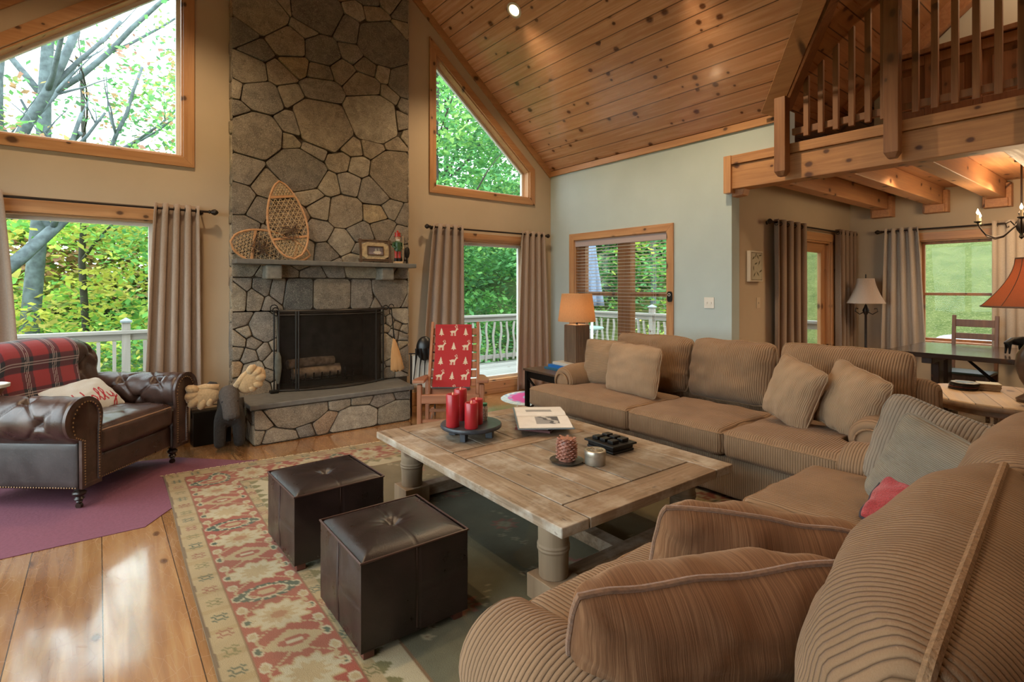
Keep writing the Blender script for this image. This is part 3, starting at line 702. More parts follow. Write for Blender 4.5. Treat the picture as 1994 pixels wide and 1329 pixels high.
# nutcracker woodsman
t = thing('nutcracker_figure', 'small painted wooden nutcracker soldier with red hat on the mantel', 'figurine', (2.645, 5.47, 1.674))
m_red = plain('red_lacquer', (.45, .035, .02), .35); m_green = plain('green_lacquer', (.035, .09, .035), .4)
m = M(); m.box(-.05, .05, -.035, .035, 0, .022); m.build('plinth', plain('pale_wood', (.55, .38, .22), .5), t, bevel=.004)
m = M(); [m.lathe([(.017, .022), (.018, .05), (.015, .10), (.02, .145)], cx=x, n=12) for x in (-.02, .02)]; m.build('trousers', m_red, t, smooth=True)
m = M(); [m.lathe([(.021, .022), (.02, .055), (.019, .06)], cx=x, cy=-.004, n=12) for x in (-.02, .02)]; m.build('boots', m_black, t, smooth=True)
m = M(); m.lathe([(.036, .135), (.040, .16), (.034, .19), (.040, .235), (.028, .25)], n=18); [m.tube([(x*.045, 0, .235), (x*.058, -.005, .19), (x*.04, -.03, .17)], [.014, .013, .010], 8) for x in (-1, 1)]; m.build('coat', m_green, t, smooth=True)
m = M(); m.lathe([(.012, .245), (.024, .26), (.027, .285), (.022, .305)], n=16); m.build('head', plain('painted_skin', (.62, .36, .22), .5), t, smooth=True)
m = M(); m.lathe([(.010, .248), (.02, .252), (.022, .270), (.012, .275)], cy=-.014, n=12, sy=.6); m.build('beard', m_white, t, smooth=True)
m = M(); m.lathe([(.040, .300), (.040, .306), (.030, .308), (.032, .345), (.002, .352)], n=18); m.ball((0, 0, .36), .012, 8); m.build('hat', m_red, t, smooth=True)
m = M(); m.cyl((.052, -.03, .02), (.052, -.03, .31), .0045, n=8); m.ball((.052, -.03, .17), .010, 8); m.build('staff', plain('pale_wood', (.55,.38,.22)), t, smooth=True)
t = thing('standing_paddle', 'small black oval paddle ornament propped at the end of the mantel', 'ornament', (2.765, 5.49, 1.674), rot=(-.12, .12, 0))
m = M(); m.lathe([(.002, .06), (.026, .08), (.034, .13), (.026, .18), (.002, .20)], n=18, sy=.25); m.cyl((0, 0, 0), (0, 0, .07), .007, n=8); m.build('blade', m_black, t, smooth=True)
# ================================================================ outdoors
def leafmat():
    g = G('leaf'); col = g.n('Attribute', dict(attribute_name='Col')).outputs[0]
    d = g.n('BsdfDiffuse', Color=col); t = g.n('BsdfTranslucent', Color=col)
    return g.end(g.n('MixShader', i0=.5, i1=d, i2=t))
m_leaf = leafmat()
m_bark_g = plain('grey_bark', (.15, .19, .20), .9, nz=.5, scale=9, bump=.8)
m_bark_d = plain('dark_bark', (.07, .06, .05), .9, nz=.4, scale=12, bump=.6)
GREEN = [(0.128,0.326,0.119), (0.176,0.407,0.128), (0.225,0.488,0.152), (0.128,0.277,0.128), (0.323,0.538,0.160), (0.193,0.440,0.193)]
LIME = [(0.334,0.562,0.105), (0.491,0.614,0.105), (0.620,0.597,0.124), (0.246,0.474,0.105), (0.620,0.545,0.157), (0.421,0.562,0.131), (0.176,0.404,0.105)]
AUT = [(0.468,0.351,0.156), (0.494,0.299,0.156), (0.338,0.377,0.130), (0.442,0.234,0.169), (0.221,0.338,0.117)]
def leaves(name, clumps, pal, parent, size=.10, per=60, flat=.25, seed=1):
    r = np.random.default_rng(seed); P = []; K = []
    for (x, y, z, rad) in clumps:
        n = int(per*(rad/.6)**1.6)+6; d = r.normal(size=(n, 3))*np.array([rad*.55, rad*.55, rad*flat]); P.append(d+np.array([x, y, z]))
        base = np.array(pal[r.integers(len(pal))]); c = base*r.uniform(.75, 1.2, (n, 1)); o = r.random(n) < .25; c[o] = np.array(pal)[r.integers(len(pal), size=o.sum())]; K.append(c)
    P = np.concatenate(P); K = np.concatenate(K); n = len(P)
    a = r.uniform(0, 2*PI, n); tl = r.normal(0, .55, n); tm = r.normal(0, .55, n); s = size*r.uniform(.6, 1.3, n)
    u = np.stack([np.cos(a), np.sin(a), tl], 1); u /= np.linalg.norm(u, axis=1)[:, None]
    w = np.stack([-np.sin(a), np.cos(a), tm], 1); w -= (w*u).sum(1)[:, None]*u; w /= np.linalg.norm(w, axis=1)[:, None]
    V = np.stack([P-u*s[:, None]*.6, P+w*s[:, None]*.36, P+u*s[:, None]*.6, P-w*s[:, None]*.36], 1).reshape(-1, 3)
    F = np.arange(4*n).reshape(-1, 4)
    me = bpy.data.meshes.new(name); me.from_pydata(V.tolist(), [], F.tolist())
    at = me.color_attributes.new('Col', 'FLOAT_COLOR', 'POINT'); cc = np.concatenate([K, np.ones((n, 1))], 1).repeat(4, 0).astype(np.float32); at.data.foreach_set('color', cc.ravel())
    me.materials.append(m_leaf); o = bpy.data.objects.new(name, me); C.objects.link(o); o.parent = parent; return o
def branch(m, p, d, L, r, rnd, depth, tips):
    pts = [Vector(p)]; d = Vector(d).normalized(); n = 5
    for i in range(n):
        d = (d+Vector((rnd.uniform(-.14, .14), rnd.uniform(-.14, .14), rnd.uniform(-.05, .12)))).normalized(); pts.append(pts[-1]+d*L/n)
    m.tube(pts, [r*(1-(.45 if depth else .85)*i/n) for i in range(n+1)], 8)
    if depth == 0: tips.extend(pts[2:]); return
    for k in range(3 if depth > 1 else 2):
        i = rnd.choice((2, 3, 4, 5)); a = rnd.uniform(0, 2*PI); s = Vector((math.cos(a), math.sin(a), rnd.uniform(.1, .8)))
        branch(m, pts[i], (d*.7+s*.8), L*rnd.uniform(.5, .75), r*(1-.45*i/n)*.6, rnd, depth-1, tips)
def tree(label, x, y, z0, h, r, crown, pal, bark, seed, ncl=60, per=60, size=.10, rad=.6, lean=(0, 0), bare=False, group='trees beyond the deck'):
    t = thing('broadleaf_tree', label, 'tree', (x, y, z0), group=group); rnd = random.Random(seed); m = M(); tips = []
    pts = [Vector((lean[0]*i/6*h+rnd.uniform(-.05, .05)*(i > 0), lean[1]*i/6*h, h*i/6)) for i in range(7)]
    m.tube(pts, [r*(1-.6*i/6) for i in range(7)], 12)
    for k in range(9 if bare else 7):
        i = rnd.choice((2, 3, 3, 4, 4, 5, 6)); a = rnd.uniform(0, 2*PI)
        branch(m, pts[i], (math.cos(a), math.sin(a), rnd.uniform(.3, 1.3)), h*rnd.uniform(.18, .36), r*(1-.6*i/6)*(.62 if bare else .5), rnd, 2 if bare else 1, tips)
    m.build('trunk', bark, t, smooth=True, angle=180)
    cx, cy, cz, rx, ry, rzz = crown; cl = []
    while len(cl) < ncl:
        a, b, c = rnd.uniform(-1, 1), rnd.uniform(-1, 1), rnd.uniform(-1, 1)
        if a*a+b*b+c*c < 1: cl.append((cx+a*rx, cy+b*ry, cz+c*rzz, rad*rnd.uniform(.6, 1.3)))
    leaves('foliage', cl, pal, t, size, per, seed=seed); return t
tree('thick grey-barked maple outside the left windows with spreading bare limbs', -1.30, 10.3, -1.4, 8.6, .20, (.5, .3, 5.6, 2.6, 1.4, 2.0), AUT+GREEN[:3], m_bark_g, 6, 60, 30, .09, .5, (.03, 0), True)
tree('second bare-limbed maple leaning right outside the upper left window', -.95, 11.4, -1.4, 8.8, .15, (.7, 0, 6.0, 2.0, 1.2, 2.0), GREEN+AUT[:2], m_bark_g, 31, 44, 34, .09, .5, (.05, 0), True)
tree('yellowing beech filling the tall left window behind the deck rail', -.2, 12.4, -1.6, 7.0, .075, (.5, 0, 2.6, 3.3, 1.6, 2.5), LIME, m_bark_d, 7, 150, 85, .12, .62)
tree('low yellow-green sapling just beyond the deck rail on the left', -1.5, 10.8, -1.6, 3.0, .04, (.2, 0, 1.6, 1.7, .7, 1.3), LIME, m_bark_d, 17, 60, 70, .10, .5)
tree('green young maple right of the left windows behind the chimney', 2.0, 10.6, -1.4, 8.6, .09, (-.3, 0, 5.2, 1.45, 1.3, 3.9), GREEN, m_bark_d, 9, 110, 60, .10, .5)
tree('slender green maple seen through the right gable windows', 6.6, 11.4, -1.4, 9.5, .07, (.7, 0, 5.2, 2.7, 1.6, 4.5), GREEN, m_bark_d, 12, 190, 70, .13, .62)
tree('dense bright green maple behind the right part of the deck', 8.6, 9.9, -1.4, 8.0, .08, (-.2, .1, 3.6, 1.9, 1.5, 3.6), GREEN, m_bark_d, 13, 120, 70, .11, .5)
tree('dark green maple beyond the side deck with drooping lime leaves', 11.0, 8.3, -.9, 7.5, .09, (-.2, 0, 3.2, 1.5, 2.4, 2.9), GREEN+LIME[:2], m_bark_g, 15, 110, 60, .11, .5)
tree('grey-trunked tree seen through the upper blind slats', 11.8, 10.6, -.9, 9, .14, (0, 0, 4.6, 2.6, 2.6, 3.6), GREEN, m_bark_g, 16, 110, 60, .14, .7)
tree('far tall green tree at the back of the woods on the right', 10.5, 17.5, -1, 13, .16, (0, 0, 6, 5.5, 2.2, 6.5), GREEN, m_bark_d, 21, 170, 65, .20, 1.1)
tree('far autumn-tinted tree at the back of the woods on the left', -2.0, 19, -1, 7, .14, (.5, 0, 3.0, 5.5, 2.2, 3.3), AUT+LIME, m_bark_d, 22, 170, 65, .20, 1.1)
tree('far green tree at the back of the woods behind the chimney', 4.2, 18, -1, 11, .14, (0, 0, 4.6, 3.2, 2.2, 5.4), GREEN+LIME[:3], m_bark_d, 23, 120, 65, .20, 1.1)
tree('dark green tree at the edge of the lawn beyond the side deck', 15.5, 11.5, 0, 9, .14, (0, 0, 3.6, 3.6, 3.6, 4.4), [(.04,.13,.05), (.06,.17,.06), (.10,.22,.07)], m_bark_d, 24, 170, 65, .18, 1.0)
def shrub(label, x, y, z, cl, pal, seed, size=.09):
    t = thing('leafy_shrub', label, 'shrub', (x, y, z), group='undergrowth beyond the deck'); rnd = random.Random(seed)
    m = M(); [m.tube([(0, 0, 0), (rnd.uniform(-.3, .3), rnd.uniform(-.3, .3), .6), (rnd.uniform(-.7, .7), rnd.uniform(-.4, .4), 1.3)], [.025, .018, .008], 6) for _ in range(6)]
    m.build('stems', m_bark_d, t, smooth=True); leaves('foliage', [(rnd.uniform(-1.3, 1.3), rnd.uniform(-.6, .6), rnd.uniform(.1, 1.9), .45) for _ in range(cl)], pal, t, size, 70, seed=seed)
for k, (x, y, lab, pal) in enumerate([(-2.6, 10.4, 'yellow-green shrub under the left window view by the thick maple', LIME), (.2, 10.2, 'green and yellow shrub below the deck rail on the left', LIME+GREEN), (2.2, 9.7, 'green shrub below the deck beside the chimney', GREEN), (5.8, 10.0, 'green shrub behind the deck rail in the right window', GREEN), (8.0, 10.6, 'dark green shrub at the deck corner', GREEN), (10.1, 6.6, 'lime-leaved shrub past the side deck rail', LIME)]):
    shrub(lab, x, y, -1.3, 42, pal, 40+k)
def groundmat(name, a, b, c_, sc=3.0):
    g = G(name); c = g.co(); n1 = g.noise(c, sc, 6, .75, .4); n2 = g.noise(c, sc*9, 4, .8); v = g.vor(c, sc*7)
    col = g.mix(g.rng(n1, .35, .65), a, b); col = g.mix(g.rng(n2, .5, .72, 0, .6), col, c_); col = g.mix(g.rng(v, .16, .06, 0, .8), col, (.42, .40, .24))
    return g.bsdf(col, .95, 0, g.bump(n2, 1.0, .08), Specular_IOR_Level=.1)
m_wood_gr = groundmat('forest_floor', (.05, .10, .035), (.10, .15, .05), (.20, .21, .07), 1.2)
m_grass = groundmat('lawn_grass', (.070, .105, .022), (.165, .190, .055), (.34, .32, .15), 2.6)
m = M()
def gz(x, y):
    z = -1.3+.25*max(0, y-11)*(1 if y < 22 else 11/(y-11) if y > 11 else 0)
    if x > 8.6: z += (x-8.6)*.45 if x < 30 else 9.6
    return z + .12*fbm(x, y, 0, .5)
m.grid(lambda u, v: (lambda x, y: (x, y, gz(x, y)))(-30+90*u, 5.9+40*v), 90, 40); struct(m.build('ground_woods', m_wood_gr, smooth=True))
m = M()
m.grid(lambda u, v: (lambda x, y: (x, y, min(-.25+.42*(x-8.5), 9+.05*(x-30))+.10*fbm(x, y, 0, .6)))(8.5+44*u, -22+34*v), 80, 70); struct(m.build('ground_lawn', m_grass, smooth=True))
m = M(); m.box(-40, LX-.2, -40, 5.9, -.6, -.5); struct(m.build('ground_left', m_grass))
t = thing('lawn_boulder', 'pale grey boulder half sunk in the grass behind the dining chair', 'boulder', (10.6, 2.13, .58)); m = M(); m.ball((0, 0, 0), (.22, .42, .10), 12); m.v = [(x*(1+.2*fbm(x, y, z, 4)), y*(1+.2*fbm(y, z, x, 4)), z*(1+.3*fbm(z, x, y, 4))) for x, y, z in m.v]; m.build('rock', plain('grey_rock', (.42,.46,.50), .9, nz=.4, scale=7, bump=.5), t, smooth=True, angle=180)
# deck
m_deck = wood('deck_board', (.25, .24, .22), (.36, .35, .32), 0, 1, .05, rough=.8, plank=(1, .14), gap=.008)
m_rail = wood('weathered_rail', (.25, .225, .195), (.36, .33, .295), 2, 1, .05, rough=.75)
m_railx = wood('weathered_rail_x', (.24, .22, .195), (.34, .315, .285), 0, 1, .05, rough=.75)
m = M(); m.box(-4, 8.15, GY+.17, 8.45, -.12, -.06); m.box(EX+.16, 8.15, 3.08, GY+.17, -.12, -.061); struct(m.build('floor_deck', m_deck))
def railing(label, p0, p1, posts, ztop, step, wave=0.0):
    p0, p1 = Vector((*p0, 0)), Vector((*p1, 0)); d = (p1-p0).normalized(); L_ = (p1-p0).length; s = Vector((-d.y, d.x, 0))
    t = thing('deck_railing', label, 'railing', (p0.x, p0.y, -.06), math.atan2(d.y, d.x), group='deck railings outside')
    m = M(); m.box(0, L_, -.07, .07, ztop-.02, ztop+.02); m.box(0, L_, -.02, .02, ztop-.105, ztop-.021); m.build('top_rail', m_railx, t, bevel=.004)
    m = M(); m.box(0, L_, -.02, .02, .09, .17); m.build('bottom_rail', m_railx, t, bevel=.004)
    n = int(L_/step)
    for i in range(1, n):
        x = i*step
        if min(abs(x-q) for q in posts) < .07: continue
        m = M()
        if wave:
            N = 12; vs = []
            for k in range(N+1):
                z = .05+(ztop-.12-.05)*k/N; o = wave*math.sin(2*PI*k/N*1.3+i*1.7); vs += [(x-.02+o, -.045, z), (x+.02+o, -.045, z), (x+.02+o, -.021, z), (x-.02+o, -.021, z)]
            m.add(vs, [(4*k+a, 4*k+(a+1)%4, 4*k+4+(a+1)%4, 4*k+4+a) for k in range(N) for a in range(4)]+[(3,2,1,0), (4*N, 4*N+1, 4*N+2, 4*N+3)])
        else: m.box(x-.019, x+.019, -.059, -.021, .05, ztop-.11)
        m.build('baluster', m_rail, t)
    for q in posts:
        m = M(); m.box(q-.045, q+.045, -.045, .045, 0, ztop+.12); p = m.build('post', m_rail, t, bevel=.004)
        m = M(); m.box(q-.06, q+.06, -.06, .06, ztop+.121, ztop+.145); m.add([(q-.06,-.06,ztop+.145), (q+.06,-.06,ztop+.145), (q+.06,.06,ztop+.145), (q-.06,.06,ztop+.145), (q,0,ztop+.185)], [(0,1,4),(1,2,4),(2,3,4),(3,0,4)]); m.build('post_cap', plain('copper_cap', (.25,.30,.32), .5, nz=.2), p)
railing('weathered wooden deck railing outside the tall left window', (-2.2, 8.3), (1.3, 8.3), [.02, 2.475], .90, .157)
railing('whitewashed wavy-balustered deck railing outside the tall right window', (4.2, 8.3), (8.05, 8.3), [.64, 2.6, 3.83], .92, .165, .018)
railing('white deck railing seen through the blinds of the side window', (8.05, 8.2), (8.05, 3.2), [.04, 2.10, 4.2], .97, .15, .016)
# closed parasol, table and chairs on the deck
m_blue = plain('pale_blue_canvas', (.20, .26, .37), .85, nz=.2, scale=8)
t = thing('closed_parasol', 'closed pale blue parasol standing on the deck behind the blinds', 'parasol', (6.75, 6.38, -.06))
m = M(); m.lathe([(.20, 0), (.20, .05), (.03, .07), (.022, .10), (.022, 2.50), (.01, 2.55)], n=14); m.build('pole', m_white, t, smooth=True)
m = M(); m.grid(lambda u, v: ((lambda a, r: (r*math.cos(a), r*math.sin(a), 2.5-1.35*v))(2*PI*u, (.03+.15*v**1.1)*(1+.22*math.sin(2*PI*u*8)*v))), 64, 12, closeu=True); m.build('canopy', m_blue, t, smooth=True, angle=180, solid=.004)
m_pal = plain('pale_metal', (.32, .35, .35), .4, .3)
t = thing('patio_table', 'round pale green patio table on the deck seen through the blinds', 'table', (7.05, 7.0, -.06))
m = M(); m.lathe([(.45, .70), (.46, .71), (.46, .73), (.45, .735)], n=36); m.build('tabletop', plain('pale_green_top', (.24,.33,.30), .3), t, smooth=True)
m = M(); [m.tube([(.34*math.cos(a), .34*math.sin(a), 0), (.12*math.cos(a), .12*math.sin(a), .40), (.34*math.cos(a), .34*math.sin(a), .70)], .014, 8) for a in (0.8, 2.37, 3.94, 5.5)]; m.build('legs', m_pal, t, smooth=True)
def patio_chair(label, x, y, rz):
    t = thing('patio_chair', label, 'chair', (x, y, -.06), rz, group='patio chairs on the deck')
    m = M(); m.lathe([(.20, .42), (.21, .43), (.20, .44)], n=24); m.build('seat', m_pal, t, smooth=True)
    m = M(); m.tube([(-.2, .18, .42), (-.22, .24, .75), (-.12, .27, .93), (0, .275, .96), (.12, .27, .93), (.22, .24, .75), (.2, .18, .42)], .012, 8); m.tube([(-.15, .2, .43), (0, .26, .80), (.15, .2, .43)], .007, 6); m.tube([(-.08, .2, .43), (0, .27, .93), (.08, .2, .43)], .007, 6); m.build('backrest', m_pal, t, smooth=True)
    for sx, sy in ((-1,-1), (1,-1), (-1,1), (1,1)): m = M(); m.tube([(.17*sx, .16*sy, .42), (.21*sx, .20*sy, 0)], .011, 8); m.build('leg', m_pal, t, smooth=True)
patio_chair('pale metal patio chair facing the table, left behind the mullion', 6.35, 6.9, 1.9)
patio_chair('pale metal patio chair with curved back, right behind the mullion', 6.75, 5.75, -2.9)
# ================================================================ curtains and rods
m_curt = plain('taupe_curtain', (.36, .27, .21), .9, nz=.12, scale=90, bump=.05, Sheen_Weight=.2)
m_curt2 = plain('sand_curtain', (.50, .42, .34), .9, nz=.12, scale=90, bump=.05, Sheen_Weight=.2)
def rod(label, p0, p1, wall, ends=(1, 1)):
    p0, p1 = Vector(p0), Vector(p1); d = (p1-p0).normalized(); L_ = (p1-p0).length; w = Vector(wall)
    t = thing('curtain_rod', label, 'curtain rod', p0)
    m = M(); m.cyl((0,0,0), p1-p0, .011, n=12); m.build('pole', m_dark, t, smooth=True)
    for k, s in ((0, -1), (1, 1)):
        if not ends[k]: continue
        e = d*(L_*k); m = M(); m.tube([e, e+d*s*.012, e+d*s*.02, e+d*s*.035, e+d*s*.055, e+d*s*.075, e+d*s*.085], [.011, .018, .012, .024, .030, .018, .003], 12); m.build('finial', m_dark, t, smooth=True)
        b = d*(L_*k)-d*s*.05; m = M(); m.cyl(b, b+w, .007, n=8); m.cyl(b+w*.93, b+w, .022, n=12); m.build('bracket', m_dark, t, smooth=True)
    return t
def curtain(label, a, b, z1, z0, amp=.035, folds=4, mat=None, spread=1.0, side=1, bot=None, nrm=(0, -1), seed=0, group='curtains beside the windows', gather=0.0):
    """a, b = ends of the panel along the rod; bot = ends of the panel at the hem"""
    a, b = Vector(a), Vector(b); ba, bb = (Vector(bot[0]), Vector(bot[1])) if bot else (a, b); n = Vector(nrm); rnd = random.Random(seed)
    ph = rnd.uniform(0, 6); t = thing('curtain', label, 'curtain', (a.x, a.y, z0), group=group); m = M(); o = a
    def fn(u, v):
        z = z0+(z1-z0)*v; k = (1-v)**.8; p = a.lerp(b, u).lerp(ba.lerp(bb, u), k)
        am = amp*(1+.25*math.sin(3*u+ph)*(1-v)); w = am*math.cos(2*PI*folds*u+(1-v)*.35*math.sin(5*u+ph)); w += .012*(1-v)*fbm(u*4, v*2, seed)
        sh = .25*(b-a).length/folds*math.sin(4*PI*folds*u)*.35; d = (b-a).normalized()
        q = p+n*w+d*sh; return (q.x-o.x, q.y-o.y, z-z0)
    m.grid(fn, folds*18, 26); m.build('cloth', mat or m_curt, t, smooth=True, angle=180, solid=.003)
    d = (b-a).normalized()
    for k in range(folds*2):
        u = (k+.5)/(folds*2); p = a.lerp(b, u)-a; m = M(); ang = math.atan2(d.y, d.x); cx = Vector((p.x, p.y, z1-z0-.045)); e1 = Vector((n.x, n.y, 0)); e2 = Vector((0,0,1))
        m.tube([cx+(e1*math.cos(q*PI/6)+e2*math.sin(q*PI/6))*.021 for q in range(12)], .0045, 6, closed=True); m.build('eyelet', m_dark, t, smooth=True)
    return t
RY = GY-.085
rod('dark curtain rod with carved finial above the tall left window', (-1.25, RY, 2.105), (.80, RY, 2.105), (0, .085, 0))
rod('dark curtain rod with round finials above the tall right window', (3.14, RY, 2.135), (4.97, RY, 2.135), (0, .085, 0))
curtain('taupe curtain panel at the right of the tall left window', (.385, RY), (.725, RY), 2.15, .03, .036, 4, bot=((.30, RY), (.74, RY)), seed=2)
curtain('taupe curtain panel at the far left edge behind the armchair', (-1.15, RY), (-.58, RY), 2.15, .03, .036, 4, bot=((-1.15, RY), (-.44, RY)), seed=3)
curtain('taupe curtain panel left of the tall right window behind the rocker', (3.16, RY), (3.58, RY), 2.18, .03, .036, 4, bot=((2.98, RY), (3.60, RY)), seed=4)
curtain('taupe curtain panel right of the tall right window near the corner', (4.53, RY), (4.93, RY), 2.18, .02, .036, 4, bot=((4.44, RY), (5.02, RY)), seed=5)
NY = 2.91-.085
rod('dark curtain rod over the glazed deck door', (5.84, NY, 2.13), (8.14, NY, 2.13), (0, .085, 0))
curtain('brown curtain panel left of the glazed deck door', (5.90, NY), (6.60, NY), 2.165, .02, .042, 4, bot=((5.92, NY), (6.60, NY)), seed=6, mat=plain('brown_curtain', (.27,.185,.125), .9, nz=.12, scale=90, Sheen_Weight=.2))
curtain('brown curtain panel right of the glazed deck door by the corner', (7.58, NY), (8.12, NY), 2.165, .02, .042, 4, bot=((7.62, NY), (8.14, NY)), seed=7, mat=MC['brown_curtain'])
WX = 8.255-.085
rod('dark curtain rod over the dining window', (WX, 2.50, 2.14), (WX, .15, 2.14), (.085, 0, 0))
curtain('sand coloured curtain panel left of the dining window', (WX, 2.46), (WX, 2.10), 2.175, .56, .042, 4, bot=((WX, 2.50), (WX, 2.02)), nrm=(-1, 0), seed=8, mat=m_curt2)
curtain('sand coloured curtain panel right of the dining window behind the chandelier', (WX, 1.40), (WX, .30), 2.175, .56, .042, 7, nrm=(-1, 0), seed=9, mat=m_curt2)
# venetian blind in the side window
t = thing('venetian_blind', 'pale venetian blind with open slats in the side window', 'blind', (EX+.03, 4.44, 2.045))
m = M(); m.box(-.03, .02, -.74, .74, -.085, -.003); m.build('headrail', plain('mauve_valance', (.42,.34,.33), .4), t, bevel=.004)
m_slat = plain('blind_slat', (.62, .57, .52), .45)
for k in range(33):
    z = -.115-.0425*k; m = M(); m.beam((0, -.735, z), (0, .735, z), .044, .0024, (.10, 0, 1)); m.build('slat', m_slat, t)
m = M(); m.box(-.022, .022, -.735, .735, -1.50, -1.485); m.build('bottom_bar', m_slat, t, bevel=.003)
m = M(); [m.cyl((sx, y, -.09), (sx, y, -1.49), .0012, n=5) for y in (-.55, 0, .55) for sx in (-.021, .021)]; m.build('ladder_cord', m_slat, t)
# ================================================================ rug
def lerp3(a, b, t): return tuple(x+(y-x)*t for x, y in zip(a, b))
RED = (.36, .095, .055); BEI = (.48, .36, .19); CRM = (.56, .48, .31); OLV = (.22, .19, .075); GRN = (.075, .11, .07); BRN = (.16, .10, .05); FLD = (.25, .20, .09)
def ell(x, y, a, b): return (x/a)**2+(y/b)**2
def petal(x, y, n, r0, amp, ph=0):
    r = math.hypot(x, y); t = math.atan2(y, x); return r-(r0*(1+amp*math.cos(n*t+ph)))
def palmette(x, y, s):    # scalloped blossom, s = size ; x across, y along
    r = petal(x/1.15, y, 12, s, .16)
    return r
def border_red(x, y, P, seed):
    """x in -.15..+.15 across the border, y along it"""
    k = math.floor(y/P); yy = y-(k+.5)*P; t = k % 4; c = RED
    if t in (0, 2):
        d = petal(x, yy*1.15, 11, .118, .13)
        if d < 0: c = CRM if d < -.012 else BEI
        if d < -.055: c = BEI
        if t == 2 and ell(x, yy, .035, .025) < 1: c = (.40, .20, .10)
    elif t == 1:
        e = ell(x, yy, .125, .070)
        if e < 1: c = GRN
        if e < .52: c = CRM
        if e < .38: c = RED
        if e < .10: c = BEI
        if .62 < e < .88 and math.sin(math.atan2(yy, x)*13) > .65: c = CRM
    else:
        e = abs(x)/.125+abs(yy)/.085
        if e < 1: c = BEI
        if ell(x, yy, .06, .030) < 1: c = RED
        if ell(x, yy, .032, .015) < 1: c = CRM
    if c == RED:
        for sx in (-1, 1):
            for q, off in ((0, .0), (1, .5)):
                dx, dy = x-sx*.125, (y/P-off+.5) % 1-.5; dy *= P
                if ell(dx, dy, .022, .030) < 1: c = CRM if ell(dx, dy, .013, .019) > 1 else (GRN if q else BEI)
        if abs(abs(x)-(.075+.045*math.sin(y/P*2*PI))) < .006: c = BEI
    return c
def guard(x, y):       # beige guard with little dark crosses
    P = .13; yy = (y % P)-P/2; c = BEI
    if math.sin(y*37)*.5+.5 > .9: c = (.42, .30, .14)
    if abs(yy) < .032 and abs(x) < .030 and (int(abs(x)/.010)+int(abs(yy)/.011)) % 2 == 1: c = [OLV, GRN, (.32, .12, .07)][int(y/P) % 3]
    return c
def inner_guard(x, y):
    P = .10; yy = (y % P)/P
    if x < -.02: return guard(x+.045, y) if abs(x+.045) < .03 else BEI
    tri = abs(yy-.5)*2
    return OLV if (x+.02)/.055 < tri and tri > .25 else CRM
def field(x, y):
    n = fbm(x, y, 0, 1.1); c = lerp3((.20,.145,.065), (.22,.19,.10), max(0, min(1, .5+n)))
    if fbm(x, y, 7, .7) > .10: c = lerp3(c, (.15,.16,.105), .7)
    # sparse sprigs of blossoms
    gx, gy = .62, .58; i, j = math.floor(x/gx), math.floor(y/gy); u, v = x-(i+.5)*gx, y-(j+.5)*gy
    h = math.sin(i*12.9+j*78.2)*43758.5; h -= math.floor(h); a = h*6.28; ca, sa = math.cos(a), math.sin(a); u, v = u*ca-v*sa, u*sa+v*ca
    if petal(u, v, 8, .062, .30) < 0: c = (.38, .14, .09) if petal(u, v, 8, .040, .30) > 0 else lerp3(c, CRM, .5)
    for q in range(4):
        uu, vv = u-.085-q*.055, v-.05*math.sin(q*1.7)
        if petal(uu, vv, 5, .020, .35) < 0: c = lerp3(c, CRM, .55) if math.hypot(uu, vv) > .007 else BRN
        uu, vv = u+.06+q*.045, v+.07-.03*q
        if ell(uu, vv, .016, .009) < 1: c = lerp3(c, CRM, .5)
    if abs(v-.05*math.sin(u*14)) < .004 and abs(u) < .25: c = lerp3(c, (.14,.16,.08), .6)
    return c
RW, RL = 3.25, 4.35     # rug size ; s measured from the left edge, t from the far edge
def rugcol(s, t):
    dx = min(s, RW-s); dy = min(t, RL-t); d = min(dx, dy); al = t if dx < dy else s
    w = .006*fbm(s, t, 3, 6); d += w
    wear = max(0, min(.5, .25+fbm(s, t, 5, 3)*.6))
    if d < .012: c = (.20, .13, .07)
    elif d < .115: c = guard(d-.065, al)
    elif d < .122: c = (.26, .15, .07)
    elif d < .425: c = border_red(d-.273, al, .215, 0)
    elif d < .432: c = (.26, .15, .07)
    elif d < .60: c = inner_guard(d-.50, al)
    elif d < .61: c = (.26, .15, .07)
    else: c = field(s, t)
    c = lerp3(c, (.40, .30, .17), wear*.35); return tuple(q*.84 for q in c)
def rugP(s, t):
    # the rug lies a touch askew
    x = .375+s*.995-.018*t+.004*math.sin(t*3); y = 4.66-t*.998-.10*s+.006*math.sin(s*4)
    return (x, y, .011+.0015*fbm(s, t, 1, 3))
m = M(); cols = []
ss = list(np.arange(0, .62, .0062))+list(np.arange(.62, 1.5, .012))+list(np.arange(1.5, RW, .02))+[RW]
tt = list(np.arange(0, .62, .0075))+list(np.arange(.62, RL, .0105))+[RL]
vs = []
for t_ in tt:
    for s_ in ss: vs.append(rugP(s_, t_)); cols.append((*rugcol(s_, t_), 1))
w_ = len(ss); nb = len(vs); fs = [(j*w_+i, j*w_+i+1, (j+1)*w_+i+1, (j+1)*w_+i) for j in range(len(tt)-1) for i in range(w_-1)]
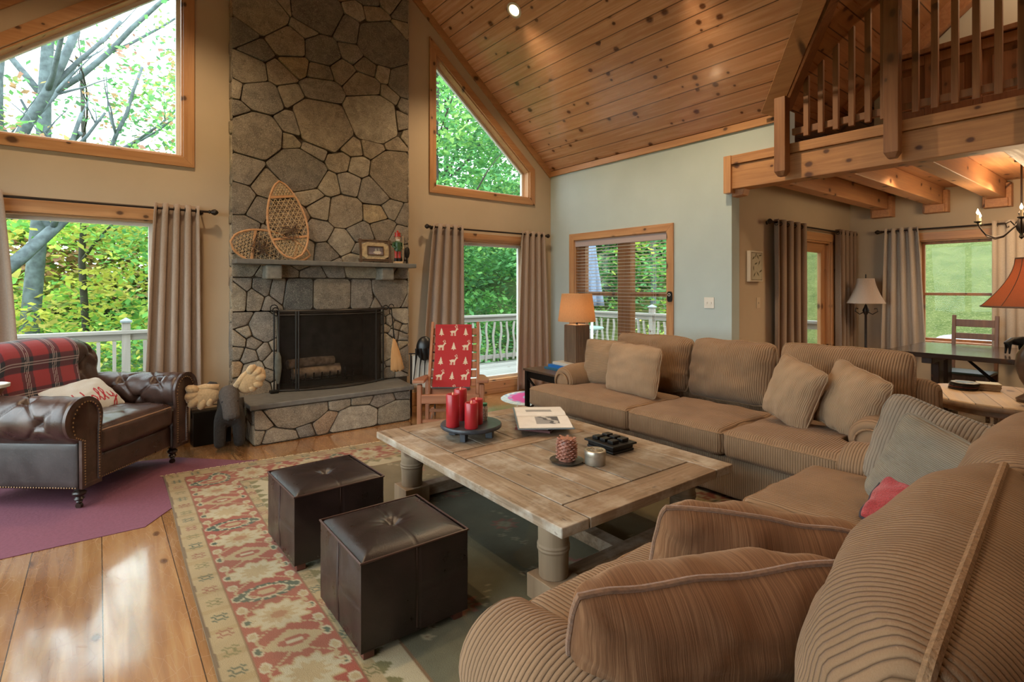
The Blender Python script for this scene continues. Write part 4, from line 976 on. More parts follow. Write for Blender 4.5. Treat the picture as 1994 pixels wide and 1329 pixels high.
# thin rolled edge
edge = [(s_, 0.0) for s_ in ss]+[(RW, t_) for t_ in tt[1:]]+[(s_, RL) for s_ in reversed(ss[:-1])]+[(0.0, t_) for t_ in reversed(tt[1:-1])]
idx = [i for i in range(w_)]+[j*w_+w_-1 for j in range(1, len(tt))]+[(len(tt)-1)*w_+i for i in reversed(range(w_-1))]+[j*w_ for j in reversed(range(1, len(tt)-1))]
for s_, t_ in edge: p = rugP(s_, t_); vs.append((p[0], p[1], .0035)); cols.append((.30, .20, .10, 1))
n_ = len(edge); fs += [(idx[i], idx[(i+1)%n_], nb+(i+1)%n_, nb+i) for i in range(n_)]
m.add(vs, fs); m.col = cols
m_rug = attrmat('rug_wool', .95, 260, .6, .1, mul=7, dist=.003, spec=.1)
rug = m.build('patterned_rug', m_rug, None, smooth=True, fix=False)
tag(rug, 'large old oriental rug with red floral border under the coffee table', 'rug')
m = M(); fr = random.Random(4)
for k in range(420):
    s_ = k/420*RW; p = rugP(s_, 0); m.tube([(p[0], p[1], .008), (p[0]+fr.uniform(-.012, .012), p[1]+.022, .006), (p[0]+fr.uniform(-.02, .02), p[1]+fr.uniform(.03, .045), .0045)], .0022, 4, cap=False)
o = m.build('fringe', plain('rug_fringe', (.48, .38, .22), .95), rug); o['kind'] = 'stuff'
# plum eight-sided mat below the armchair
MP = [(-1.28, 3.78), (.215, 3.755), (.40, 4.02), (1.02, 4.66), (.93, 4.70), (.51, 5.13), (-.3, 5.36), (-1.28, 5.38)]
m = M(); m.prism([(x, y) for x, y in MP], .0005, .0045); m_plum = plain('plum_felt', (.165, .052, .080), .9, nz=.15, scale=60, bump=.2)
tag(m.build('plum_mat', m_plum, bevel=.001), 'flat plum coloured angular mat under the leather armchair', 'mat')
# small round braided rug near the corner
m = M(); cols = []; N1, N2 = 96, 30; RC = (4.42, 5.10); RR = .50
def rr_(u, v):
    r = RR*v; a = 2*PI*u; c = (.62, .08, .30)
    if r > .40: c = (.40, .58, .68) if math.sin(a*22+r*90) > -.1 else (.80, .80, .74)
    elif r > .35: c = (.42, .40, .62) if math.sin(a*14) > 0 else (.66, .20, .42)
    elif r > .20: c = (.66, .10, .34)
    elif r > .14: c = (.35, .45, .60)
    else: c = (.62, .30, .40) if math.sin(a*5+r*40) > 0 else (.45, .50, .60)
    cols.append((*c, 1)); return (RC[0]+r*math.cos(a)*1.0, RC[1]+r*.92*math.sin(a), .008+.0025*math.sin(r*260) if v < .99 else .001)
m.grid(rr_, N1, N2, closeu=True); m.col = cols
tag(m.build('round_rug', attrmat('braided_rag', .95, 120, .6), smooth=True, angle=180, fix=False), 'small round pink and blue braided rug beside the side table', 'rug')
# ================================================================ leather cube ottomans
m_lea = leather('dark_brown_leather', (.012, .006, .005), (.024, .012, .010), .30, 6)
m_seam = plain('leather_piping', (.05, .022, .016), .35)
m_foot = plain('ottoman_foot', (.10, .03, .02), .3)
def ottoman(label, x, y, rz):
    t = thing('leather_ottoman', label, 'ottoman', (x, y, .012), rz, group='leather cube ottomans'); a = .232; H = .385
    m = M(); N = 28
    def top(u, v):
        X, Y = (u*2-1)*a, (v*2-1)*a; r = math.hypot(X, Y); e = max(abs(X), abs(Y))/a
        z = H-.024*e**10-.020*math.exp(-(r/.028)**2)-.012*math.exp(-(r/.07)**2)+.010*(1-e*e)
        ang = math.atan2(Y, X); z += .0022*math.sin(ang*9+1.3*math.sin(ang*2))*math.exp(-(r/.075)**2)*(1-math.exp(-(r/.02)**2))
        z -= .0022*math.exp(-(X/.003)**2)*sst(.03, .06, r)
        return (X, Y, z)
    m.grid(top, 64, 64)
    for s in range(4):
        T = Matrix.Rotation(s*PI/2, 4, 'Z')
        def side(u, v):
            X = (u*2-1)*a; z = .04+(H-.016-.04)*v; Y = -a-.006*math.sin(PI*u)*math.sin(PI*v)+.003*fbm(u*5, v*3, s*4)
            Y += .004*math.exp(-((u-.5)/.012)**2)+.003*math.exp(-((v-.5)/.012)**2)*(u > .5)
            return (X, Y, z)
        m.grid(side, 48, 24, T)
    m.box(-a, a, -a, a, .036, .042)
    b = m.build('upholstery', m_lea, t, smooth=True, angle=50)
    m = M(); c_ = a+.002; zt = H-.014
    m.tube([(sx*c_, sy*c_, zt) for sx, sy in ((-1,-1),(-.95,-1),(0,-1),(.95,-1),(1,-1),(1,-.95),(1,0),(1,.95),(1,1),(.95,1),(0,1),(-.95,1),(-1,1),(-1,.95),(-1,0),(-1,-.95))], .0045, 8, closed=True)
    m.tube([(-.004, -c_+.002, zt), (-.004, -c_, .2), (-.004, -c_+.002, .05)], .002, 6); m.tube([(-c_-.000, 0, zt), (-c_-.002, 0, .2), (-c_, 0, .05)], .002, 6)
    m.build('piping', m_seam, t, smooth=True)
    m = M(); m.lathe([(.012, H-.024), (.011, H-.018), (.002, H-.015)], n=14); m.build('button', m_lea, t, smooth=True)
    for sx in (-1, 1):
        for sy in (-1, 1): m = M(); m.box(sx*.195-.022, sx*.195+.022, sy*.195-.022, sy*.195+.022, 0, .037); m.build('foot', m_foot, t, bevel=.003)
ottoman('dark leather cube ottoman in front, nearest the camera', .995, 2.105, -.01)
ottoman('dark leather cube ottoman behind, nearer the fireplace', .975, 2.905, .02)
# ================================================================ coffee table
def weathered(name, axis, tint=1.0):
    g = G(name); c = g.co(); xyz = g.sep(c); o = [i for i in range(3) if i != axis]
    a = g.comb(g.math('MULTIPLY', xyz[axis], 1.6), g.math('MULTIPLY', xyz[o[0]], 26), g.math('MULTIPLY', xyz[o[1]], 26))
    gr = g.noise(a, 1, 6, .65, 1.0); pat = g.noise(c, 5.5, 4, .65); fine = g.noise(g.comb(g.math('MULTIPLY', xyz[axis], 9), g.math('MULTIPLY', xyz[o[0]], 190), g.math('MULTIPLY', xyz[o[1]], 190)), 1, 3)
    col = g.ramp(gr, [(.30, (.13, .085, .05)), (.5, (.22, .155, .10)), (.72, (.32, .245, .175))])
    col = g.mix(g.rng(pat, .48, .72, 0, .85), col, (.44, .40, .34)); col = g.mix(g.math('MULTIPLY', fine, .35), col, (.13, .085, .05))
    rnd = g.n('ObjectInfo').outputs['Random']; v = g.rng(rnd, 0, 1, .72, 1.22); col = g.mix(1.0, col, g.comb(v, g.math('MULTIPLY', v, tint), g.math('MULTIPLY', v, tint*tint)), 'MULTIPLY')
    sp = g.noise(g.comb(g.math('MULTIPLY', xyz[axis], 10), g.math('MULTIPLY', xyz[o[0]], 30), g.math('MULTIPLY', xyz[o[1]], 30)), 1.0, 3, .6); col = g.mix(g.rng(sp, .34, .24), col, (.06, .04, .03))
    return g.bsdf(col, .62, 0, g.bump(g.math('ADD', fine, gr), .35, .004))
m_twx, m_twy = weathered('weathered_board_x', 0, .90), weathered('weathered_board_y', 1)
m_twz = wood('turned_leg_wood', (.24, .16, .095), (.34, .24, .15), 2, 1.3, .06, rough=.7)
TX0, TX1, TY0, TY1, TH_ = 1.455, 2.735, 1.53, 3.345, .44
ct = thing('coffee_table', 'large weathered plank coffee table with thick turned legs on the rug', 'coffee table', ((TX0+TX1)/2, (TY0+TY1)/2, .012), -.006)
hx, hy = (TX1-TX0)/2, (TY1-TY0)/2; tz = TH_-.012
def worn(m, amt=.003):
    m.v = [(x+amt*fbm(x, y, z, 9), y+amt*fbm(y, z, x, 9), z) for x, y, z in m.v]; return m
def board(m, x0, x1, y0, y1):
    n = 14; al = 1 if (y1-y0) > (x1-x0) else 0; e = .0045
    prof = [(0, 0), (0, 1-.2), (.004, 1), (.5, 1.0), (.996, 1), (1, .8), (1, 0)]
    for k in range(n):
        pass
    m.box(x0+.004, x1-.004, y0+.004, y1-.004, tz-.045, tz+e*.15*fbm(x0*9, y0*9, 1, 1)); return m
bw = .165
for sx in (-1, 1): m = M(); board(m, *(sorted((sx*hx, sx*(hx-bw)))), -hy+.0, hy); worn(m); m.build('edge_board', m_twy, ct, bevel=.006, seg=3)
for y0, y1 in ((-hy, -hy+.175), (hy-.15, hy), (.06, .20)): m = M(); board(m, -hx+bw, hx-bw, y0, y1); m.build('cross_board', m_twx, ct, bevel=.0035)
pw = (2*hx-2*bw)/4
for k in range(4):
    for y0, y1 in ((-hy+.175, .06), (.20, hy-.15)):
        m = M(); x0 = -hx+bw+pw*k; board(m, x0, x0+pw, y0, y1); m.build('plank', m_twy, ct, bevel=.003)
m = M(); m.box(-hx+.12, hx-.12, -hy+.17, -hy+.21, tz-.105, tz-.046); m.box(-hx+.12, hx-.12, hy-.21, hy-.17, tz-.105, tz-.046); m.box(-hx+.13, -hx+.17, -hy+.17, hy-.17, tz-.105, tz-.046); m.box(hx-.17, hx-.13, -hy+.17, hy-.17, tz-.105, tz-.046)
m.build('apron', m_twx, ct, bevel=.004)
for sx in (-1, 1):
    for sy in (-1, 1):
        cx, cy = sx*(hx-.155), sy*(hy-.22); m = M()
        m.box(cx-.085, cx+.085, cy-.085, cy+.085, 0, .105); m.lathe([(.066, .105), (.068, .20), (.070, .222), (.0745, .226), (.0745, .233), (.070, .237), (.0745, .241), (.0745, .248), (.069, .252), (.070, .33), (.072, .372)], cx, cy, 32); m.box(cx-.072, cx+.072, cy-.072, cy+.072, .36, tz-.046)
        m.build('leg', m_twz, ct, smooth=True, bevel=.004, angle=35)
m = M(); [m.box(-hx+.24, hx-.24, sy*(hy-.22)-.04, sy*(hy-.22)+.04, .015, .09) for sy in (-1, 1)]; m.box(-.045, .045, -(hy-.26), hy-.26, .02, .085); m.build('stretcher', m_twx, ct, bevel=.005)
TT = TH_+.0015
# black pedestal tray with four red candles
m_slb = plain('painted_black_wood', (.035, .040, .050), .38, nz=.3, scale=30, bump=.1)
t = thing('pedestal_tray', 'round black footed tray on the coffee table carrying candles', 'tray', (1.90, 2.86, TT))
m = M(); m.lathe([(.10, .058), (.192, .060), (.197, .066), (.197, .080), (.192, .086), (.001, .086)], n=48); m.build('tray_top', m_slb, t, smooth=True, angle=50)
m = M()
for a in (.62, 2.19, 3.76, 5.33):
    m = M(); T = Matrix.Rotation(a, 4, 'Z'); m.prism([(.15, 0), (.15, .058), (.07, .058), (.10, .03), (.105, 0)], -.018, .018, T @ Matrix(((1,0,0,0),(0,0,1,0),(0,1,0,0),(0,0,0,1)))); m.build('foot', m_slb, t, bevel=.003)
m_wax = plain('red_wax', (.36, .012, .018), .38, Subsurface_Weight=.15, Coat_Weight=.2)
def candle(label, x, y, r, h):
    t = thing('pillar_candle', label, 'candle', (x, y, TT+.0865), group='red pillar candles on the tray')
    m = M(); m.lathe([(r-.002, 0), (r, .003), (r, h-.006), (r-.003, h), (r-.007, h-.002), (r-.010, h-.010), (.001, h-.012)], n=32); m.build('wax', m_wax, t, smooth=True, angle=60)
    m = M(); m.tube([(0, 0, h-.013), (.0, 0, h+.0), (.001, 0, h+.006), (0, 0, h+.012)], [.004, .007, .005, .001], 8); m.build('flame_tip', plain('candle_tip', (.80, .35, .22), .4), t, smooth=True)
candle('tall red candle front left on the black tray', 1.755, 2.850, .042, .205)
candle('tall red candle at the back of the black tray', 1.885, 2.965, .042, .205)
candle('short red candle at the right front of the black tray', 1.825, 2.745, .042, .160)
candle('short red candle partly hidden behind the front right one', 1.910, 2.815, .042, .160)
t = thing('glass_ornament', 'small green-lidded speckled jar peeking out behind the candles', 'jar', (2.00, 2.86, TT+.0865))
m = M(); m.lathe([(.022, 0), (.026, .02), (.026, .085), (.018, .095)], n=20); m.build('body', plain('speckled_jar', (.62, .55, .48), .3, nz=.9, scale=130), t, smooth=True)
m = M(); m.lathe([(.020, .095), (.023, .100), (.023, .112), (.001, .114)], n=20); m.build('lid', plain('green_lid', (.02, .16, .07), .35), t, smooth=True)
# books and the open book
m_page = plain('book_page', (.74, .71, .68), .7); m_pages = plain('page_block', (.55, .48, .40), .8, nz=.3, scale=200)
def book(label, x, y, z, w, d, h, rz, cover, group=None, cat='book'):
    t = thing('book', label, cat, (x, y, z), rz, group=group)
    m = M(); m.box(-w/2, w/2, -d/2, d/2, 0, .003); m.box(-w/2, w/2, -d/2, d/2, h-.003, h); m.box(-w/2, -w/2+.003, -d/2, d/2, .003, h-.003); m.build('cover', plain('cover_%02x%02x%02x' % tuple(int(q*255) for q in cover), cover, .4), t, bevel=.0008)
    m = M(); m.box(-w/2+.0035, w/2-.005, -d/2+.005, d/2-.005, .0032, h-.0032); m.build('pages', m_pages, t)
    return t
book('dark red hardback lowest in the pile under the open book', 2.36, 2.74, TT, .19, .25, .016, .5, (.16, .04, .035), 'closed books under the open book')
book('brown hardback in the middle of the pile under the open book', 2.37, 2.75, TT+.0165, .185, .24, .014, .42, (.22, .10, .07), 'closed books under the open book')
book('dark grey hardback topmost of the pile under the open book', 2.45, 2.74, TT+.031, .22, .28, .014, -.25, (.05, .055, .07), 'closed books under the open book')
t = thing('open_book', 'large open picture book showing a dark landscape photograph', 'book', (2.45, 2.80, TT+.046), math.radians(55)); t.scale = (1.18, 1.12, 1)
m = M(); m.box(-.265, .265, -.165, .165, 0, .004); m.build('cover', plain('blue_grey_cover', (.10, .14, .18), .4), t, bevel=.001)
m = M(); cols = []
def leafpage(s, u, v):
    x = s*(.002+.25*u); z = .0045+.016*math.sin(min(1, u*3.2)*PI/2)*(1-.75*u)+.010*(1-u); return (x, -.155+.31*v, z)
for s in (-1, 1):
    for k in range(1):
        base_ = len(m.v); N1, N2 = 50, 60; vs = []
        for j in range(N2+1):
            for i in range(N1+1):
                u, v = i/N1, j/N2; vs.append(leafpage(s, u, v)); c = (.76, .74, .72)
                if s < 0 and .20 < u < .76 and .20 < v < .66:
                    c = (.13, .13, .14); q = (v-.20)/.46; mnt = .45+.22*math.sin(u*7)+.06*math.sin(u*31)
                    c = (.30, .30, .31) if q > mnt+.15 else ((.48, .47, .46) if abs(q-mnt+.1) < .09 else (.09, .09, .10))
                if s > 0 and .25 < u < .55 and .25 < v < .80: c = (.22, .22, .23) if math.sin(u*40+v*9) > 0 else (.42, .41, .40)
                cols.append((*c, 1))
        fs = [(j*(N1+1)+i, j*(N1+1)+i+1, (j+1)*(N1+1)+i+1, (j+1)*(N1+1)+i) for j in range(N2) for i in range(N1)]; m.add(vs, fs)
m.col = cols; m.build('printed_pages', attrmat('printed_page', .6, 20, 0), t, smooth=True, fix=False)
m = M(); [m.add([(s*.002, y, .0042) for y in (-.157, .157)]+[(s*.252, y, .0042) for y in (-.157, .157)]+[(lambda q: (q[0], y, q[2]-.0008))(leafpage(s, u, .5)) for u in (0, .15, .3, .6, 1) for y in (-.157, .157)], [(4,6,7,5),(6,8,9,7),(8,10,11,9),(10,12,13,11),(0,2,12,10,8,6,4),(1,5,7,9,11,13,3),(2,3,13,12)]) for s in (-1, 1)]; m.build('page_block', m_pages, t)
# pine cone candle on a dish, tin, cast iron mould pan
t = thing('pinecone_candle', 'reddish pine cone shaped candle standing on a small dark dish', 'candle', (2.035, 2.115, TT)); t.scale = (1.2, 1.2, 1.22)
m = M(); m.lathe([(.050, .0), (.074, .004), (.078, .010), (.073, .0075), (.001, .006)], n=40); m.build('dish', plain('pewter_dish', (.07,.07,.06), .35, .6), t, smooth=True)
m = M(); m.lathe([(.036, .007), (.040, .03), (.040, .08), (.032, .104), (.001, .108)], n=20); pr = random.Random(2)
for k in range(110):
    z = .012+.094*(k/110); a = k*2.39996; rad = .041 if z < .085 else .036; cs, sn = math.cos(a), math.sin(a); ax = Vector((-sn, cs, 0)); p = Vector((cs*(rad-.006), sn*(rad-.006), z)); q = Vector((cs*(rad+.009), sn*(rad+.009), z+.006))
    m.tube([p, p.lerp(q, .6), q], [.004, .0085, .0045], 6, flat=.45)
m.build('cone', plain('cone_wax', (.42, .17, .11), .45, nz=.55, scale=60), t, smooth=True)
t = thing('round_tin', 'small round silver tin with an embossed lid right of the cone candle', 'tin', (2.135, 1.995, TT)); t.scale = (1.13, 1.13, 1.2)
m_tin = plain('tin_metal', (.50, .46, .38), .35, .75, nz=.25, scale=25)
m = M(); m.lathe([(.048, 0), (.050, .003), (.050, .040), (.047, .042)], n=40); m.build('body', m_tin, t, smooth=True, angle=40)
m = M(); m.lathe([(.051, .037), (.052, .040), (.052, .060), (.050, .063), (.044, .0645), (.040, .062), (.001, .063)], n=40); m.build('lid', m_tin, t, smooth=True, angle=50)
m = M()
for r in (.012, .024, .035): m.tube([(r*math.cos(q*PI/14)*(1+.12*math.cos(q*PI/14*6)), r*math.sin(q*PI/14)*(1+.12*math.cos(q*PI/14*6)), .0645) for q in range(28)], .0017, 5, closed=True)
m.build('embossing', m_tin, t, smooth=True)
t = thing('mould_pan', 'black cast iron pan with six square moulds behind the tin', 'mould pan', (2.41, 2.13, TT), -.05); t.scale = (.84, .80, 1.25)
m = M(); m.box(-.105, .105, -.135, .135, 0, .012); m.prism([(-.12, -.15), (.12, -.15), (.12, .15), (-.12, .15)], .030, .040); m.box(-.10, .10, -.13, .13, .012, .030); m.build('pan', m_black, t, bevel=.006)
m = M()
for i in range(2):
    for j in range(3):
        cx, cy = -.048+.096*i, -.078+.078*j; m.box(cx-.032, cx+.032, cy-.027, cy+.027, .040, .056)
m.build('mould_cups', m_black, t, bevel=.004, seg=2)
m = M(); m.box(-.15, -.12, -.04, .04, .004, .016); m.box(.12, .15, -.04, .04, .030, .040); m.build('handle', m_black, t, bevel=.004)
# ================================================================ corduroy sofas
CB = (.33, .205, .118); CD = (.12, .066, .033)
m_cord = cord('corduroy_tan', CB, CD, .0145, 0, .0045)
m_cordy = cord('corduroy_tan_arm', CB, CD, .0145, 1, .0045)
m_cords = cord('corduroy_skirt', (.33, .235, .155), (.13, .085, .05), .0145, 0, .004)
m_pipe = plain('cushion_piping', (.31, .182, .095), .95, nz=.35, scale=110, bump=.5)
def softbox(m, x0, x1, y0, y1, z0, z1, r=.05, crown=.03, bulge=.015, seed=0, n=16, wr=.006):
    """rounded, puffed cushion block"""
    cx, cy, cz = (x0+x1)/2, (y0+y1)/2, (z0+z1)/2; hx, hy, hz = (x1-x0)/2, (y1-y0)/2, (z1-z0)/2; r = min(r, hx, hy, hz)
    def P(x, y, z):
        q = Vector((x*hx, y*hy, z*hz)); inner = Vector((max(-hx+r, min(hx-r, q.x)), max(-hy+r, min(hy-r, q.y)), max(-hz+r, min(hz-r, q.z))))
        d = q-inner
        if d.length > 1e-9: d = d.normalized()*r
        p = inner+d; ex, ey, ez = max(0, 1-x*x), max(0, 1-y*y), max(0, 1-z*z)
        p.z += (1 if z > 0 else -.5)*crown*abs(z)*(ex*ey)**.5; p.x += (1 if x > 0 else -1)*bulge*abs(x)**3*(ey*ez)**.5; p.y += (1 if y > 0 else -1)*bulge*abs(y)**3*(ex*ez)**.5
        k = wr*(fbm(p.x*1.0, p.y, p.z+seed*3.3, 7)+.5*fbm(p.x, p.y, p.z+seed, 17)); p += Vector((k*x, k*y, k*(z if abs(z) > .5 else 0)))
        return (p.x+cx, p.y+cy, p.z+cz)
    f = lambda t: math.sin((t*2-1)*PI/2)*.5+(t*2-1)*.5
    nx = max(8, int(n*hx/max(hx, hy))); ny = max(8, int(n*hy/max(hx, hy))); nz_ = max(8, n//2)
    m.grid(lambda u, v: P(f(u), f(v), 1), nx, ny); m.grid(lambda u, v: P(f(u), -f(v), -1), nx, ny)
    m.grid(lambda u, v: P(f(u), -1, f(v)), nx, nz_); m.grid(lambda u, v: P(-f(u), 1, f(v)), nx, nz_)
    m.grid(lambda u, v: P(1, f(u), f(v)), ny, nz_); m.grid(lambda u, v: P(-1, -f(u), f(v)), ny, nz_); return P
def merge(o, d=.0006):
    b = bmesh.new(); b.from_mesh(o.data); bmesh.ops.remove_doubles(b, verts=b.verts, dist=d); bmesh.ops.recalc_face_normals(b, faces=b.faces); b.to_mesh(o.data); b.free()
    o.data.polygons.foreach_set('use_smooth', [True]*len(o.data.polygons)); return o
def boxpipe(P, zz, n=18, r=.006, k=.965):
    pts = []
    for a, b in (((-1,-1), (1,-1)), ((1,-1), (1,1)), ((1,1), (-1,1)), ((-1,1), (-1,-1))):
        for i in range(n):
            t = i/n; x = a[0]+(b[0]-a[0])*t; y = a[1]+(b[1]-a[1])*t; pts.append(Vector(P(x, y, zz)))
    m = M(); m.tube(pts, r, 8, closed=True); return m
def pillow(w, h, t, seed=0, n=34, pinch=.10, wr=.010, sag=0.0, knife=2.2, corner=.09):
    """knife-edge cushion standing in the x-z plane, bottom edge at z=0; returns (body, edge points)"""
    def P(x, z, s):
        # rounded outline pulled in between the corners
        kk = 1-corner*(x*z)**4; ox = w/2*x*(1-pinch*(1-z*z)*abs(x)**2*.55)*kk; oz = h/2*z*(1-pinch*(1-x*x)*abs(z)**2*.55)*kk
        ox += .009*fbm(x*1.6, z*1.6, seed+9.1, 1.4)*max(abs(x), abs(z))**2; oz += .012*fbm(x*1.9, z*1.4, seed+4.7, 1.4)*max(abs(x), abs(z))**2
        e = max(0, (1-abs(x)**knife)*(1-abs(z)**knife)); th = t/2*e**.52
        cr = 1+.10*fbm(x*2, z*2, seed*1.7, 1.3); y = s*th*cr
        edge = math.exp(-((1-max(abs(x), abs(z)))/.22)**2)
        y += s*wr*edge*e**.3*math.sin((x if abs(z) > abs(x) else z)*13+seed)*1.0+wr*.8*fbm(x*3, z*3+seed, s, 1.5)*(e > .01)
        zz = oz+h/2; zz -= sag*(x*x)*zz/h
        return (ox, y, zz)
    f = lambda q: math.sin((q*2-1)*PI/2)*.6+(q*2-1)*.4
    m = M(); m.grid(lambda u, v: P(f(u), f(v), -1), n, n); m.grid(lambda u, v: P(-f(u), f(v), 1), n, n)
    ed = []
    for a, b in (((-1,-1), (1,-1)), ((1,-1), (1,1)), ((1,1), (-1,1)), ((-1,1), (-1,-1))):
        for i in range(26): q = i/26; ed.append(Vector(P(a[0]+(b[0]-a[0])*q, a[1]+(b[1]-a[1])*q, 0)))
    return m, ed
def sofa(label, loc, rz, L_, D, seats, backs, arm=.30, seatz=.30, top=.475, armh=.66, backh=.80, bofs=.27, lean=-.26, bt=.30, bh=.52, fronty=0.0, armset=.34, armfar=True, pitch=None):
    """local x along the sofa, y = 0 at the cushion nose and negative towards the back; facing +y"""
    t = thing('corduroy_sofa', label, 'sofa', loc, rz, group='matching corduroy sofas')
    hl = L_/2; bk = -D
    m = M(); softbox(m, -hl+.02, hl-.02, bk+.04, -.06, .035, seatz, .02, 0, .004, 1, 26, .002); merge(m.build('skirt_base', m_cords, t, smooth=True, angle=180))
    m = M(); softbox(m, -hl+.01, hl-.01, bk, bk+.20, .04, backh, .07, .01, .01, 2, 30); merge(m.build('back_frame', m_cord, t, smooth=True, angle=180))
    for s in (-1, 1):
        if s == 1 and not armfar: continue
        # rolled arm: scroll profile swept front to back
        cx = s*(hl-arm/2); cr = arm*.50; zc = armh-cr; y0, y1 = bk+.05, -armset; prof = []
        for k in range(21): a = -PI*.32+k/20*PI*1.64; prof.append((cx+cr*math.cos(a)*s*1.0, zc+cr*math.sin(a)))
        inx = cx-s*cr*.62; outx = cx+s*cr*.70; prof = [(outx, .05)]+[(outx, zc-cr*.85)]+prof+[(inx, zc-cr*.80), (inx, .28)]
        m = M(); N = 22
        def fn(u, v):
            i = u*(len(prof)-1); a = int(min(i, len(prof)-2)); q = i-a; x = prof[a][0]*(1-q)+prof[a+1][0]*q; z = prof[a][1]*(1-q)+prof[a+1][1]*q; y = y0+(y1-y0)*v
            e = .035*math.exp(-((1-v)*9)**2); dx, dz = x-cx, z-zc
            if z > zc-cr: l = math.hypot(dx, dz)+1e-6; k_ = (.008*fbm(x*2, y*3, z*2, 2)-e*.6)/l; x += dx*k_; z += dz*k_
            return (x, y, z)
        m.grid(fn, 52, N)
        # front face: padded panel
        cap = [fn(i/52, 1.0) for i in range(53)]; c0 = Vector((cx, y1, zc-.04)); n_ = len(cap); base_ = [Vector(p) for p in cap]
        rings = [[p+Vector((0, .018, 0))*0 for p in base_]]
        for k_, dy in ((.90, .020), (.72, .026), (.66, .014), (.60, .022), (.3, .026)): rings.append([c0.lerp(p, k_)+Vector((0, dy, 0)) for p in base_])
        vs = [v for r_ in rings for v in r_]+[c0+Vector((0, .028, 0))]; fs = [(j*n_+i, j*n_+i+1, (j+1)*n_+i+1, (j+1)*n_+i) for j in range(len(rings)-1) for i in range(n_-1)]+[((len(rings)-1)*n_+i, (len(rings)-1)*n_+i+1, len(vs)-1) for i in range(n_-1)]
        fs += [(j*n_+n_-1, j*n_, (j+1)*n_, (j+1)*n_+n_-1) for j in range(len(rings)-1)]
        m.add(vs, fs); oa = merge(m.build('arm', m_cordy, t, smooth=True, angle=180), .001)
        m = M(); m.tube([p+Vector((0, .021, 0)) for p in rings[3][2:-1]], .0055, 8); m.build('arm_piping', m_pipe, oa, smooth=True)
    for k, (a, b) in enumerate(seats):
        # end cushions are T-shaped: the nose runs out in front of the arms
        xa = -hl+.02 if k == 0 and armset > .15 else a+.004; xb = hl-.02 if k == len(seats)-1 and armset > .15 else b-.004
        m = M(); P0 = softbox(m, xa, xb, -.74, 0, seatz+.003, top, .035, .028, .012, 5+k, 34)
        def tee(p):
            x, y, z = p; q = sst(-armset+.085, -armset+.03, y)
            if x < a: x = a+(x-a)*(1-q)+.004*q
            if x > b: x = b+(x-b)*(1-q)-.004*q
            return (x, y, z)
        m.v = [tee(p) for p in m.v]
        oc = merge(m.build('seat_cushion', m_cord, t, smooth=True, angle=180), .0003); boxpipe(lambda x, y, z: tee(P0(x, y, z)), .78, n=40, r=.006).build('cushion_piping', m_pipe, oc, smooth=True)
    for k, (a, b, hh, *ex) in enumerate(backs):
        ry_, dy_ = ex if ex else (0, 0)
        m, ed = pillow(b-a, hh, bt, seed=k*2+1, pinch=.06, knife=3.0, n=36); T = Matrix.Translation(((a+b)/2, bk+bofs+dy_, top-.01)) @ Matrix.Rotation(ry_, 4, 'Z') @ Matrix.Rotation(lean, 4, 'X') @ Matrix.Rotation(random.Random(k+9).uniform(-.02, .02), 4, 'Y')
        m.v = [tuple(T @ Vector(p)) for p in m.v]; o = merge(m.build('back_cushion', m_cord, t, smooth=True, angle=180), .0008)
        m = M(); m.tube([T @ p for p in ed], .0095, 8, closed=True); m.build('cushion_piping', m_pipe, o, smooth=True)
    return t
# sofa along the right wall, facing the table (-x)
s1 = sofa('long corduroy sofa under the side window facing the coffee table', (3.17, 2.40, .002), PI/2, 2.86, 1.16, [(-1.13, -.545), (-.545, .24), (.24, 1.10)], [(-1.33, -.46, .53), (-.45, .30, .51), (.28, 1.16, .50)], lean=.20)

s2 = sofa('corduroy sofa in the foreground with its back to the camera', (1.94, 1.20, .014), 0, 2.56, 1.16, [(-.98, -.36), (-.36, .26), (.26, .98)], [(-1.18, -.01, .48, .095, .03), (-.03, 1.14, .47, .03, .05)], bofs=.27, arm=.30, armh=.61, lean=.20, bt=.39, armset=.12, backh=.74)
# ---------------------------------------------------------------- loose cushions
def chenille(name, c1, c2, c3):
    g = G(name); c = g.co(); x, y, z = g.sep(c)
    a = g.noise(g.comb(g.math('MULTIPLY', x, 330), 0.0, g.math('MULTIPLY', z, 7)), 1, 3, .7); b = g.noise(g.comb(g.math('MULTIPLY', x, 90), 0.0, g.math('MULTIPLY', z, 3)), 1, 2)
    col = g.ramp(g.math('ADD', g.math('MULTIPLY', a, .65), g.math('MULTIPLY', b, .35)), [(.36, c1), (.5, c2), (.64, c3)])
    return g.bsdf(col, .85, 0, g.bump(a, .6, .003), Sheen_Weight=.5, Sheen_Roughness=.4, Sheen_Tint=(.8,.55,.35,1), Specular_IOR_Level=.2)
m_chen = chenille('brown_chenille', (.11, .047, .020), (.16, .072, .032), (.24, .12, .058))
m_pch = plain('chenille_piping', (.24, .115, .055), .85, nz=.3, scale=90, bump=.3, Sheen_Weight=.4)
m_tanp = cord('tan_ribbed_cushion', (.42, .275, .165), (.22, .13, .07), .009, 0, .0025)
m_tanh = cord('tan_cross_ribbed_cushion', (.36, .235, .14), (.16, .095, .05), .012, 2, .003)
m_greyk = cord('grey_knit_cushion', (.31, .265, .205), (.17, .14, .105), .0065, 2, .0025)
m_greyr = cord('grey_brown_ribbed_cushion', (.31, .25, .19), (.15, .11, .08), .014, 0, .0035)
m_redk = plain('red_wool', (.42, .045, .05), .95, nz=.35, scale=160, bump=.6, Sheen_Weight=.3)
